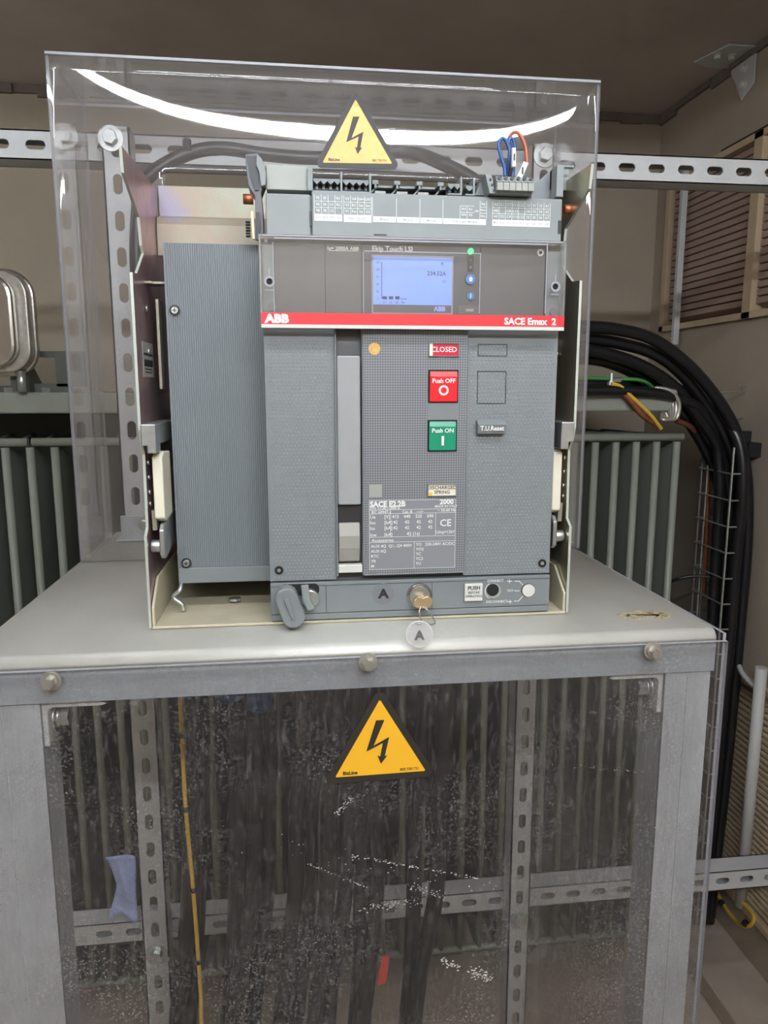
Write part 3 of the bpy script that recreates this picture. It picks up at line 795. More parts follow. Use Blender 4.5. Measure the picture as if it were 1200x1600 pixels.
# ---- black cable behind the cover
b = MB(); b.tube([W(228, 640, 'Y', .40), W(214, 420, 'Y', .40), W(216, 330, 'Y', .40), W(222, 290, 'Y', .40), W(250, 262, 'Y', .41), W(300, 238, 'Y', .42), W(350, 232, 'Y', .43), W(420, 242, 'Y', .44), W(500, 247, 'Y', .44), W(580, 240, 'Y', .44), W(640, 238, 'Y', .43), W(690, 255, 'Y', .41), W(745, 285, 'Y', .39), W(780, 330, 'Y', .38)], .0095, 12, sub=8)
b.cyl(W(292, 236, 'Y', .41), (0, .3, 1), .006, .016, 8)
tag(b.build('control_cable', 'rubber'), 'black cable looping across the slotted rail inside the clear cover', 'cable')

# ================================================================== CRADLE
ck = thing('breaker_cradle', (-.05, .14, 0), 'passivated steel draw-out cradle with tall side plates holding the breaker', 'cradle')
PP = [(0, .0015), (0, .090), (.010, .097), (.012, .165), (.004, .176), (.0, .188), (.0, .3255), (.020, .3275), (.057, .351), (.050, .357), (.045, .381),
      (-.012, .404), (-.016, .424), (.158, .431), (.158, .40), (.20, .33), (.275, .33), (.275, .0015)]
b = MB(); b.prism(PP, 'X', -.2525, -.2500); b.m = [0, 0] + [1] * (len(b.m) - 2); b.build('side_plate', ['pass_p', 'edge'], ck)
b = MB(); b.box(-.2500, -.232, .055, .075, .3235, .3255); b.box(-.2500, -.243, .052, .055, .3235, .3255); b.build('plate_flange', 'pass_m', ck)
b = MB(); b.prism(PP, 'X', .1570, .1595); b.m = [0, 0] + [1] * (len(b.m) - 2); b.build('side_plate', ['pass_y', 'edge'], ck)
# base tray
b = MB()
b.box(-.2495, .1565, -.001, .275, .0004, .0032)
for x0, s in ((-.2495, 1), (.1565, -1)):
    b.prism([(0, .003), (.0, .022), (.03, .044), (.27, .044), (.27, .003)], 'X', x0, x0 + s * .0028)
tray = b.build('base_tray', 'cream', ck, bevel=.0008)
c = W(367, 941, 'Z', .0035); bolt((c.x, c.y, .0032), (0, 0, 1), tray, .007, .003, 0)
# crossbar between left plate and terminal box
b = MB()
prof = [(.150, .405), (.150, .436), (.1525, .436), (.1525, .404), (.137, .398), (.132, .392), (.132, .3615), (.1295, .3615), (.1295, .393), (.134, .401)]
b.prism(prof, 'X', -.2495, -.13)
b.build('crossbar', 'pass_m', ck, bevel=.0008)
MB().cyl(W(247 - 13, 332, 'Y', .12), (1, 0, 0), .002, .004).build('rivet', 'zinc', ck)
# left / right mechanism blocks, seen against the side plates
for s, xw, pl in ((1, -.250, 'l'), (-1, .157, 'r')):
    b = MB(); b.box(xw + s * .0, xw + s * .013, -.003, .11, .168 + .006, .1935); b.box(xw + s * .005, xw + s * .013, -.003, .02, .167, .176)
    b.build('rail_block', 'zinc', ck, bevel=.001)
    b = MB(); b.prism([(.010, .105), (.010, .163), (.022, .167), (.055, .165), (.055, .103), (.02, .101)], 'X', xw + s * .006, xw + s * .0155)
    b.build('slide_block', 'creamp', ck, bevel=.0015)
    b = MB(); b.prism([(.006, .070), (.006, .094), (.012, .099), (.09, .105), (.09, .075), (.012, .066)], 'X', xw + s * .010, xw + s * .0145)
    b.cyl((xw + s * .001, .014, .078), (s, 0, 0), .006, .009, 14)
    b.build('slide_arm', 'zinc', ck, bevel=.001)
    b = MB(); b.prism([(.014, .093), (.012, .112), (.024, .112), (.024, .093)], 'X', xw + s * .003, xw + s * .007); b.build('stop_pin', 'pass_m', ck)
    b = MB()
    for y_, z, r_ in ((.018, .157, .0022), (.018, .143, .0022), (.018, .129, .0022), (.018, .118, .0022), (.05, .30, .003), (.05, .26, .003)):
        MB().cyl((xw + s * .0003, y_, z), (s, 0, 0), r_, .002, 10).build('rivet', 'zinc', ck)
    b = MB(); b.box(xw + s * .008, xw + s * .0105, .06, .085, .225, .31) if s > 0 else b.cyl((xw - .001, .06, .27), (-1, 0, 0), .008, .004, 16)
    b.build('guide_rib', 'pass_m' if s > 0 else 'zinc', ck)
# rating label on the inside of the left side plate
lb = MB(); p0, p1 = W(222, 533, 'X', -.2497), W(240, 590, 'X', -.2497)
lb.box(-.2499, -.2495, p0.y, p1.y + .003, p1.z, p0.z); lb.build('plate_label', 'lgrey', ck)
lb = MB(); lb.box(-.2495, -.2493, p0.y + .004, p1.y - .002, p0.z - .022, p0.z - .016); lb.box(-.2495, -.2493, p0.y + .004, p1.y - .002, p0.z - .012, p0.z - .010)
for k in range(3): lb.box(-.2495, -.2493, p0.y + .006, p1.y - .01, p1.z + .004 + .003 * k, p1.z + .005 + .003 * k)
lb.build('label_print', 'ink', ck)
# bent spring lever beneath the ribbed housing
b = MB(); b.tube([W(283, 912, 'Y', .05), W(281, 922, 'Y', .045), W(272, 930, 'Y', .045), W(273, 936, 'Y', .042), W(284, 944, 'Y', .04), W(287, 954, 'Y', .04)], .0022, 8)
b.build('spring_lever', 'zinc', ck)

# terminal box along the top of the cradle
TBY = .02
def slab(name, px0, py0, px1, py1, Yf, Yb, m, parent, bevel=.0008):
    x0, x1, z0, z1 = rc(px0, py0, px1, py1, Yf)
    return MB().box(x0, x1, Yf, Yb, z0, z1).build(name, m, parent, bevel=bevel)
tbx0 = -.134; tbx1 = .1445
tb = MB()
zt0, zt1 = .362, .4025
xs_ = W(487, 335, 'Y', TBY).x
tb.box(tbx0, xs_ - .0012, TBY, .10, zt0, .3995)
tb.box(xs_ + .0003, tbx1, TBY, .10, zt0, zt1)
tb.box(xs_ - .0015, xs_ + .001, TBY + .004, .10, zt0, zt1 - .003)
tbo = tb.build('terminal_box', 'lgrey2', ck, bevel=.001)
MB().box(xs_ - .0022, xs_ - .0002, TBY - .0004, TBY + .002, .372, .385).build('box_notch', 'black', tbo)
c = W(594, 367, 'Y', TBY); MB().box(c.x - .006, c.x + .006, TBY - .0004, TBY + .001, c.z - .0006, c.z + .0006).build('box_notch', 'black', tbo)
c = W(874, 355, 'Y', TBY); MB().box(c.x - .0015, c.x + .002, TBY - .0004, TBY + .002, c.z - .006, c.z + .006).build('box_notch', 'black', tbo)
# printed wiring tables
pr = MB(); YP = TBY - .0003
def hl(xa, xb, z, w=.00022): pr.add([(xa, YP, z - w), (xb, YP, z - w), (xb, YP, z + w), (xa, YP, z + w)], [(0, 1, 2, 3)])
def vl(x, za, zb, w=.00022): pr.add([(x - w, YP, za), (x + w, YP, za), (x + w, YP, zb), (x - w, YP, zb)], [(0, 1, 2, 3)])
def table(px0, py0, px1, py1, wy, cols, rows, foot, ncols):
    p0 = W(px0, py0, 'Y', TBY); p1 = W(px1, py0, 'Y', TBY); zt = p0.z; zw = W(px0, wy, 'Y', TBY).z; zb = W(px0, py1, 'Y', TBY).z
    cw = (p1.x - p0.x) / ncols; rh = (zt - zw) / len(rows)
    for i in range(ncols + 1): vl(p0.x + cw * i, zw, zt)
    for j in range(1, len(rows) + 1): hl(p0.x, p1.x, zt - rh * j)
    pr.add([(p0.x - .0002, YP, zb), (p1.x + .0002, YP, zb), (p1.x + .0002, YP, zw), (p0.x - .0002, YP, zw)], [(0, 1, 2, 3)])
    for j, r in enumerate(rows):
        for i, t in enumerate(r):
            if t: pr.text(t, min(.0034, cw * 1.5 / max(1, len(t))), p0.x + cw * (i + .5), zt - rh * (j + .5), YP - .0001)
    for i, t in enumerate(foot):
        k = (p1.x - p0.x) / len(foot); pr.text(t, .003, p0.x + k * (i + .5), (zw + zb) / 2, YP - .0002, mi=1)
table(491, 304, 534, 345, 334, 4, [['95', '35', '', 'R1'], ['96', '36', 'U1', 'R2'], ['98', '38', 'U2', '']], ['Q21', 'Q22', 'YR', 'RS'], 4)
table(537, 306, 580, 347, 335, 4, [['V3', 'V4', 'G4+', 'G41'], ['V3', 'RC', 'Sze', 'Szo'], ['V1', 'Rsz', 'Szi', 'G2']], ['Ekip Link DC'], 4)
zw = W(620, 339, 'Y', TBY).z; zb = W(620, 348, 'Y', TBY).z; zt = W(620, 310, 'Y', TBY).z
mods = [W(q, 330, 'Y', TBY).x for q in (582, 619.5, 656, 692, 760)]
for i, x in enumerate(mods[:-1]):
    vl(x, zw, zt); pr.add([(x + .0003, YP, zb), (mods[i + 1] - .0003, YP, zb), (mods[i + 1] - .0003, YP, zw), (x + .0003, YP, zw)], [(0, 1, 2, 3)])
    pr.text('Module' if i < 3 else 'EKIP Supply Module', .003, (x + mods[i + 1]) / 2, (zw + zb) / 2, YP - .0002, mi=1)
x0 = W(719, 325, 'Y', TBY).x; x1 = W(730, 325, 'Y', TBY).x; x2 = W(741, 325, 'Y', TBY).x
for x in (x0, x1): vl(x, zw, W(730, 322, 'Y', TBY).z)
for py in (322, 332): hl(x0, x2, W(730, py, 'Y', TBY).z)
for tx, xx_, py in (('W3', (x0 + x1) / 2, 327), ('K1', (x1 + x2) / 2, 327), ('W4', (x0 + x1) / 2, 336), ('K2', (x1 + x2) / 2, 336)): pr.text(tx, .003, xx_, W(730, py, 'Y', TBY).z, YP)
pr.text('24V', .0026, W(745, 330, 'Y', TBY).x, W(745, 330, 'Y', TBY).z, YP)
x3, x4 = W(750, 325, 'Y', TBY).x, mods[-1]
vl(x3, zw, zt); vl(x4, zw, zt)
for k, t in enumerate(('Rel', 'Ws+', 'Ws-')):
    z = zt - (zt - zw) * (k + .5) / 3; pr.text(t, .0028, (x3 + x4) / 2, z, YP); hl(x3, x4, zt - (zt - zw) * (k + 1) / 3)
table(770, 315, 860, 353, 343, 9, [['A3', 'C1', 'C7', 'C11', 'C21', '13', 'S1', 'S2', 'A1'], ['AB', '', 'C8', 'C12', '', '14', 'S3', 'S4', 'A2'], ['A5', 'D2', 'C9', 'C13', 'C22', '15', 'S5', 'S6', 'A7']],
      ['MO', 'YO', 'YC', 'YO2', 'YU', 'Q1', 'Q2', 'Q3', 'Q4'], 9)
pr.build('printed_tables', ['white', 'soft'], tbo)

# connector row standing on the terminal box
tr_ = MB(); cY = .03
slab('junction_housing', 416, 258, 482, 297, .035, .10, 'lgrey', ck)
slab('end_wall', 480, 262, 489, 298, .030, .08, 'lgrey2', ck)
def pocket(px0, px1, py0, py1, n):
    x0, x1, z0, z1 = rc(px0, py0, px1, py1, cY)
    b = MB(); b.box(x0, x1, cY + .010, cY + .05, z0, z1 - .003)
    o = b.build('plug_socket', 'black', ck)
    b = MB(); w = (x1 - x0) / n
    for k in range(n):
        xx = x0 + w * (k + .5); zt = z1
        b.prism([(xx - w * .5, zt - .001), (xx + w * .5, zt - .001), (xx + w * .5, zt - .003), (xx, zt - .006), (xx - w * .5, zt - .003)], 'Y', cY + .001, cY + .012)
        b.box(xx - w * .18, xx + w * .18, cY + .006, cY + .011, z0 + .004, z0 + .0075)
    b.build('socket_ridge', 'grey', o)
    b = MB(); b.box(x1 - .0008, x1 + .0012, cY - .001, cY + .05, z0, z1 + .005); b.box(x0 - .001, x1, cY - .003, cY, z0 - .0005, z0 + .001)
    b.build('divider', 'lgrey2', o, bevel=.0003)
pocket(490, 533, 277, 301, 4); pocket(536, 578, 279, 302, 4)
# open empty pockets
x0, x1, z0, z1 = rc(580, 283, 700, 306, cY)
b = MB(); b.box(x0, x1, cY + .02, cY + .05, z0, z1 - .002); b.build('empty_bay', 'black', ck)
b = MB()
for px in (582, 616, 651, 684):
    xx = W(px, 290, 'Y', cY).x; b.box(xx, xx + .0055, cY, cY + .015, z1 - .0035, z1); b.box(xx + .002, xx + .0038, cY, cY + .03, z1 - .007, z1 - .003)
    b.prism([(xx + .0045, z1 - .004), (xx + .006, z1 - .004), (xx - .003, z0), (xx - .005, z0)], 'Y', cY + .004, cY + .012)
b.box(x0, x1, cY + .012, cY + .02, z1 - .0035, z1 - .0015)
b.build('bay_rib', 'grey', ck)
b = MB()
for px in (583, 617, 650): xa = W(px + 2, 290, 'Y', cY).x; b.box(xa, xa + .010, cY - .004, cY + .03, z0 - .001, z0 + .0025)
b.build('bay_tab', 'lgrey', ck)
pocket(700, 720, 285, 305, 2); pocket(728, 740, 288, 306, 1)
# dark slanted divider and grey terminal block
b = MB(); p = W(745, 300, 'Y', cY)
x0, x1, z0, z1 = rc(742, 281, 762, 305, cY); b.prism([(x0, z0), (x1, z0), (x1, z1), (x0 + .006, z1)], 'Y', cY, cY + .04); b.build('end_stop', 'grey', ck)
tk = MB(); X0, X1, Z0, Z1 = rc(764, 274, 832, 303, .012)
x_a = W(774, 290, 'Y', .012).x
tk.prism([(x_a, Z0), (X1, Z0), (X1, Z1 - .002), (x_a, Z1 - .002)], 'Y', .010, .05)
tko = tk.build('terminal_block', 'lgrey2', ck, bevel=.0006)
w = (X1 - x_a) / 6
b = MB(); g = MB()
for k in range(6):
    xc = x_a + w * (k + .5)
    b.box(xc - w * .47, xc + w * .47, .006, .011, Z0 + .0015, Z0 + .0085)
    b.prism([(.0085, Z0 + .0095), (.0085, Z1 - .006), (.013, Z1 - .001), (.02, Z1 - .001), (.02, Z0 + .0095)], 'X', xc - w * .47, xc + w * .47)
    g.cyl((xc, .0083, Z0 + .0128), (0, -1, .15), .0017, .0006, 12)
b.build('terminal_clamp', 'lgrey', tko, bevel=.0004); g.build('terminal_hole', 'black', tko)
b = MB(); p0 = W(757, 274, 'Y', .015); p1 = W(772, 304, 'Y', .015)
b.prism([(p0.x, p0.z), (p0.x + .006, p0.z), (x_a, Z0), (x_a - .005, Z0)], 'Y', .012, .045)
for k in range(3):
    t = .2 + .28 * k; xx = p0.x + .0035 + (x_a - p0.x - .003) * t; zz = p0.z + (Z0 - p0.z) * t; b.box(xx - .001, xx + .0008, .0112, .012, zz - .0022, zz - .0002, 1)
b.build('marker_wall', ['lgrey2', 'black'], tko)
# right end: clear/dark bracket and latch
b = MB(); X0, X1, Z0, Z1 = rc(836, 262, 878, 308, .04)
b.prism([(X0, Z0), (X1, Z0), (X1, Z1), (X0 + .018, Z1), (X0, Z0 + .012)], 'Y', .05, .09); b.build('end_housing', 'grey', ck, bevel=.0005)
b = MB(); X0, X1, Z0, Z1 = rc(870, 258, 898, 308, .03)
b.box(X0, X0 + .007, .03, .05, Z0, Z1); b.box(X0, X1, .045, .05, Z0 + .01, Z1); b.box(X0 + .007, X1 - .001, .03, .034, Z1 - .002, Z1); b.build('latch', 'lgrey2', ck, bevel=.0005)
b = MB(); b.cyl(W(881, 327, 'Y', .03), (1, 0, 0), .0045, .010, 14); b.build('copper_screw', 'copper', ck)
b = MB(); b.cyl(W(380, 311, 'Y', .03), (1, 0, 0), .0045, .009, 14); b.build('copper_screw', 'copper', ck)
# left latch lever
b = MB()
P = [W(*q, 'Y', .03) for q in ((383, 240), (402, 238), (411, 254), (414, 285), (408, 300), (411, 330), (412, 372), (402, 374), (399, 330), (398, 305), (388, 290), (384, 262))]
b.prism([(p.x, p.z) for p in P], 'Y', .032, .055); lt = b.build('latch_lever', 'lever', ck, bevel=.0005)
b = MB(); P = [W(*q, 'Y', .026) for q in ((399, 331), (405, 331), (407, 350), (405, 374), (399, 374))]
b.prism([(p.x, p.z) for p in P], 'Y', .027, .032); b.build('lever_slot', 'black', lt)
b = MB(); P = [W(*q, 'Y', .028) for q in ((385, 242), (400, 242), (404, 262), (404, 296), (398, 296), (390, 272))]
b.prism([(p.x, p.z) for p in P], 'Y', .0305, .034); b.build('lever_pocket', 'black', lt)
b = MB(); P = [W(*q, 'Y', .028) for q in ((401, 240), (410, 250), (416, 270), (415, 290), (408, 292), (405, 270), (400, 258))]
b.prism([(p.x, p.z) for p in P], 'Y', .026, .034); b.build('lever_cap', 'lgrey2', lt, bevel=.0008)
b = MB(); P = [W(*q, 'Y', .03) for q in ((392, 331), (396, 331), (398, 374), (395, 374))]; b.prism([(p.x, p.z) for p in P], 'Y', .028, .032); b.build('lever_spring', 'brass', lt)
b = MB(); c0_ = W(387, 345, 'Y', .03)
for k in range(6): b.cyl((c0_.x, .032, c0_.z - .0025 * k), (0, 0, -1), .0022, .0014, 10)
b.build('coil_spring', 'ink', lt)

# ---- wires above the terminal block
def wire(pts, Y, m, lab, r=.0017):
    o = MB().tube([W(x, y, 'Y', Y_) for x, y, Y_ in pts], r, 8, sub=6).build('jumper_wire', m); return tag(o, lab, 'wire')
wire([(789, 275, .022), (788, 262, .022), (783, 245, .022), (779, 228, .022), (783, 217, .022), (790, 219, .022), (796, 235, .022), (795, 252, .022), (792, 274, .028)], .02, 'wblue', 'blue wire loop at far left of the jumper wires above the terminal block')
wire([(801, 276, .024), (802, 262, .024), (800, 240, .024), (795, 224, .024), (797, 216, .024), (803, 220, .024), (805, 235, .02)], .02, 'wblue', 'second blue wire standing beside the brown loop above the terminal block')
wire([(797, 275, .03), (801, 258, .03), (796, 232, .03), (796, 215, .028), (803, 207, .026), (812, 210, .022), (820, 226, .02), (823, 246, .018), (823, 256, .018)], .02, 'worange', 'orange brown wire arching highest above the terminal block')
wire([(792, 276, .032), (797, 255, .032), (799, 236, .032), (794, 221, .030)], .02, 'copper', 'short brown wire tucked behind the blue loops above the terminal block')
for (q, lab) in (([(799, 232), (805, 232), (805, 262), (799, 262)], 'white wire marker sleeve upright on the blue jumper wire'), ([(817, 253), (825, 256), (813, 283), (805, 280)], 'white wire marker sleeve slanting on the orange jumper wire')):
    P = [W(*p, 'Y', .0165) for p in q]
    b = MB(); b.prism([(p.x, p.z) for p in P], 'Y', .0135, .0185)
    o = tag(b.build('wire_marker', 'whitep', bevel=.0005), lab, 'wire marker')
    c = sum(P, Vector()) / 4; MB().box(c.x - .0007, c.x + .0007, .0132, .0134, c.z - .003, c.z + .003).build('marker_print', 'ink', o)

# ================================================================== CIRCUIT BREAKER
cb = thing('circuit_breaker', (0, .12, .003), 'grey draw-out air circuit breaker with red band, red and green push buttons and blue display', 'circuit breaker')
MB().box(-.1365, .1365, .008, .255, .006, .352).build('body', 'dgrey', cb)
# ribbed fourth-pole housing on the left
b = MB(); x0, x1, z0, z1 = -.2312, -.139, .0475, .360
n = 44; prof = [(x0, .055), (x0, .0505)]
w = (x1 - x0 - .002) / n
for k in range(n):
    a = x0 + .001 + w * k; prof += [(a, .0505), (a + w * .15, .0495), (a + w * .6, .0495), (a + w * .75, .0505)]
prof += [(x1, .0505), (x1, .055)]
b.prism(prof, 'Z', z0, z1)
b.box(x0, x1, .055, .25, .031, z1)
rb = b.build('ribbed_housing', 'ribgrey', cb)
MB().box(x0, x1, .0495, .055, .031, .0472).build('housing_skirt', 'grey', rb, bevel=.0008)
for px, py in ((273, 485), (291, 880)):
    c = W(px, py, 'Y', .049); b = MB(); b.cyl((c.x, .0494, c.z), (0, -1, 0), .0052, .0006, 20, 1); b.cyl((c.x, .0488, c.z), (0, -1, 0), .0040, .0015, 20, 0, r2=.003)
    b.box(c.x - .002, c.x + .002, .0470, .0473, c.z - .0004, c.z + .0004, 1); b.box(c.x - .0004, c.x + .0004, .0470, .0473, c.z - .002, c.z + .002, 1)
    b.build('screw', ['zinc', 'ink'], rb)

X_a = W(524, 700, 'Y', 0).x; X_b = W(567, 700, 'Y', 0).x; X_c = W(727, 700, 'Y', 0).x
ZB0, ZB1 = .0435, .279
def studs(b, x0, x1, z0, z1, y, holes=()):
    px_, pz_ = .00355, .00355
    j = 0; z = z0 + .002
    while z < z1 - .002:
        x = x0 + .002 + (px_ / 2 if j % 2 else 0)
        while x < x1 - .003:
            if not any(h[0] < x < h[1] and h[2] < z < h[3] for h in holes):
                b.add([(x, y, z), (x + .0019, y, z), (x + .0019, y, z + .0009), (x, y, z + .0009), (x + .0003, y - .0005, z + .0002), (x + .0016, y - .0005, z + .0002), (x + .0016, y - .0005, z + .0007), (x + .0003, y - .0005, z + .0007)],
                      [(0, 1, 5, 4), (1, 2, 6, 5), (2, 3, 7, 6), (3, 0, 4, 7), (4, 5, 6, 7)], 1)
            x += px_
        z += pz_ * .93; j += 1
# left studded panel
b = MB(); b.box(-.138, X_a, 0, .008, ZB0, ZB1); s_ = W(436, 891, 'Y', 0)
studs(b, -.1365, X_a - .001, ZB0 + .001, .272, 0, [(s_.x - .007, s_.x + .005, s_.z - .006, s_.z + .006)])
lp = b.build('front_panel', ['grey', 'grey_s'], cb)
def sock(px, py, parent, name='socket_screw', r=.0042):
    c = W(px, py, 'Y', 0); b = MB(); b.cyl((c.x, .0, c.z), (0, -1, 0), r, .0006, 20, 0); b.cyl((c.x, -.0006, c.z), (0, -1, 0), r * .45, .0003, 6, 1, smooth=False)
    b.build(name, ['shadow', 'zinc'], parent)
sock(436, 891, lp); 
# right studded panel
b = MB(); b.box(X_c, .138, 0, .008, ZB0, ZB1)
H1 = rc(747, 538, 792, 556, 0); H2 = rc(746, 580, 790, 630, 0); H3 = rc(743, 655, 790, 680, 0); s_ = W(847, 880, 'Y', 0)
studs(b, X_c + .0015, .1365, ZB0 + .001, .268, 0, [(H3[0] - .002, H3[1], H3[2] - .001, H3[3]), (s_.x - .007, s_.x + .005, s_.z - .006, s_.z + .006)])
rp = b.build('front_panel', ['grey', 'grey_s'], cb)
sock(847, 880, rp)
for H in (H1, H2):
    b = MB(); t = .0003
    for (a0, a1, c0_, c1_) in ((H[0], H[1], H[3] - t, H[3] + t), (H[0], H[1], H[2] - t, H[2] + t), (H[0] - t, H[0] + t, H[2], H[3]), (H[1] - t, H[1] + t, H[2], H[3])): b.box(a0, a1, -.0007, 0, c0_, c1_)
    b.build('blanking_outline', 'ink', rp)
# reset button
x0, x1, z0, z1 = rc(745, 657, 789, 678, -.004)
b = MB(); b.prism([(-.006, z0), (-.0085, z1 - .0035), (-.004, z1), (.0, z1), (.0, z0)], 'X', x0, x1); o = b.build('reset_button', 'grey', cb, bevel=.0006)
b = MB(); b.text('T.U.Reset', .0062, (x0 + x1) / 2, (z0 + z1) / 2 - .001, -.0088, bold=.015, sx=.92); b.build('lettering', 'white', o)
# middle panel
YM = -.004
zmb = W(650, 897, 'Y', YM).z
b = MB(); b.box(X_b, X_c, YM, .008, zmb, ZB1); b.box(X_b, X_c, YM - .0004, YM + .001, zmb, zmb + .001, 1)
mp_ = b.build('centre_panel', ['grid', 'grey'], cb, bevel=.0006)
x0, x1, z0, z1 = rc(668, 628, 716, 658, YM); MB().box(x0, x1, YM - .0003, YM, z0, z1).build('plain_strip', 'grey', mp_)
# hologram
c = W(585, 545, 'Y', YM); MB().cyl((c.x, YM, c.z), (0, -1, 0), .0054, .0004, 28).build('hologram_sticker', 'holo', mp_)
# status flags
def flag(px0, py0, px1, py1, m, lines, tm, size, extra=None):
    x0, x1, z0, z1 = rc(px0, py0, px1, py1, YM)
    b = MB(); b.box(x0, x1, YM - .0005, YM, z0, z1); o = b.build('status_window', m, mp_)
    f = MB(); t = .0007
    f.box(x0 - t, x1 + t, YM - .0016, YM, z1, z1 + t); f.box(x0 - t, x0, YM - .0016, YM, z0, z1); f.box(x1, x1 + t, YM - .0016, YM, z0, z1); f.box(x0 - t, x1 + t, YM - .0016, YM, z0 - t, z0)
    f.build('window_frame', 'grey', o)
    b = MB()
    for k, t_ in enumerate(lines): b.text(t_, size, (x0 + x1) / 2, (z0 + z1) / 2 + (len(lines) / 2 - k - .5) * size * .95, YM - .0008, sx=1.0)
    b.build('lettering', tm, o)
    return o, x0, x1, z0, z1
o, x0, x1, z0, z1 = flag(671, 537, 716, 556, 'redd', ['CLOSED'], 'white', .0066)
MB().box(x0, x0 + .003, YM - .001, YM - .0005, z0, z1).build('flag_edge', 'creamp', o)
o, x0, x1, z0, z1 = flag(669, 757, 712, 774, 'creamp', ['DISCHARGED', 'SPRING'], 'ink', .0046)
MB().box(x0, x0 + .004, YM - .0007, YM - .0005, z0, z0 + .003).build('flag_edge', 'yel', o)
# push buttons
def push(px0, py0, px1, py1, m, word, sym, name):
    x0, x1, z0, z1 = rc(px0, py0, px1, py1, YM)
    b = MB(); b.box(x0 - .0012, x1 + .0012, YM - .0004, YM, z0 - .001, z1 + .0012); b.build('button_well', 'shadow', mp_)
    b = MB(); b.prism([(YM - .0005, z0), (YM - .0022, z0 + .0004), (YM - .0026, z1 - .005), (YM - .0012, z1)], 'X', x0, x1)
    o = b.build(name, m, cb, bevel=.0005)
    xc, zc = (x0 + x1) / 2, (z0 + z1) / 2; h = z1 - z0
    b = MB(); b.text(word, .0056, xc, zc + h * .18, YM - .0029, bold=.012)
    if sym == 'O':
        n = 28
        for k in range(n):
            a0, a1 = 2 * PI * k / n, 2 * PI * (k + 1) / n; r0, r1 = .0029, .0047; cz_ = zc - h * .12
            b.add([(xc + r * math.cos(a), YM - .0028, cz_ + r * math.sin(a)) for r, a in ((r0, a0), (r1, a0), (r1, a1), (r0, a1))], [(0, 1, 2, 3)])
    else: b.add([(xc - .0012, YM - .0028, zc - h * .32), (xc + .0012, YM - .0028, zc - h * .32), (xc + .0012, YM - .0028, zc + .0), (xc - .0012, YM - .0028, zc + .0)], [(0, 1, 2, 3)])
    b.build('lettering', 'white', o)
push(671, 580, 714, 628, 'redb', 'Push OFF', 'O', 'off_button')
push(670, 658, 712, 704, 'green', 'Push ON', 'I', 'on_button')
# pale square where a matrix label sits (left blank)
x0, x1, z0, z1 = rc(577, 757, 597, 777, YM); MB().box(x0, x1, YM - .0004, YM, z0, z1).build('blank_label', 'lgrey', mp_)
# rating plate
x0, x1, z0, z1 = rc(577, 781, 711, 888, YM)
pl = MB().box(x0, x1, YM - .0003, YM, z0, z1).build('rating_plate', mat('plate_grey', (126, 128, 132), .5), mp_)
q = MB(); YR = YM - .0005
def qx(px): return x0 + (x1 - x0) * (px - 112) / (1002 - 112)
def qz(py): return z1 - (z1 - z0) * (py - 278) / (992 - 278)
def Hq(a, c, y, w=.00018): q.add([(qx(a), YR, qz(y) - w), (qx(c), YR, qz(y) - w), (qx(c), YR, qz(y) + w), (qx(a), YR, qz(y) + w)], [(0, 1, 2, 3)])
def Vq(x, a, c, w=.00018): q.add([(qx(x) - w, YR, qz(c)), (qx(x) + w, YR, qz(c)), (qx(x) + w, YR, qz(a)), (qx(x) - w, YR, qz(a))], [(0, 1, 2, 3)])
for y in (278, 375, 415, 655, 710, 992): Hq(112, 1002, y)
for x, a, c in ((112, 278, 992), (1002, 278, 992), (330, 415, 655), (795, 415, 655), (575, 710, 992)): Vq(x, a, c)
def T(t, x, y, s, al='LEFT', bo=0., sx=1.): q.text(t, s, qx(x), qz(y), YR, al=al, bold=bo, sx=sx)
T('SACE E2.2B', 120, 318, .0073, bo=.03, sx=.95); T('2000', 835, 305, .0068, bo=.03)
T('S/N: CC8E1188B18', 118, 358, .0036); T('MADE IN ITALY', 785, 350, .0032)
T('IEC 60947-2', 132, 398, .0038); T('Cat. B    —/∼', 450, 400, .0038); T('~ 50-60 Hz', 815, 392, .0038)
for r, (n1, n2, vals) in enumerate((('Ue', '[V]', ('415', '440', '525', '690')), ('Icu', '[kA]', ('42',) * 4), ('Ics', '[kA]', ('42',) * 4))):
    y = 448 + 58 * r; T(n1, 120, y, .0044); T(n2, 265, y, .0044)
    for k, v_ in enumerate(vals): T(v_, 380 + 120 * k, y, .0044, 'CENTER')
T('Icw', 120, 632, .0044); T('[kA]', 265, 632, .0044); T('42 (1s)', 565, 628, .0046, 'CENTER')
T('CE', 900, 525, .0095, 'CENTER'); T('Uimp=12kV', 898, 618, .0042, 'CENTER', sx=.9)
T('Accessories', 135, 690, .0044)
for k, t in enumerate(('AUX 4Q  Q1...Q4 400V', 'AUX 6Q', 'RTC', 'YR', 'M')): T(t, 128, 750 + 52 * k, .0040)
for k, t in enumerate(('YO   220-240V AC/DC', 'YO2', 'YC', 'YC2', 'YU')): T(t, 592, 742 + 50 * k, .0040)
q.build('plate_print', 'white', pl)
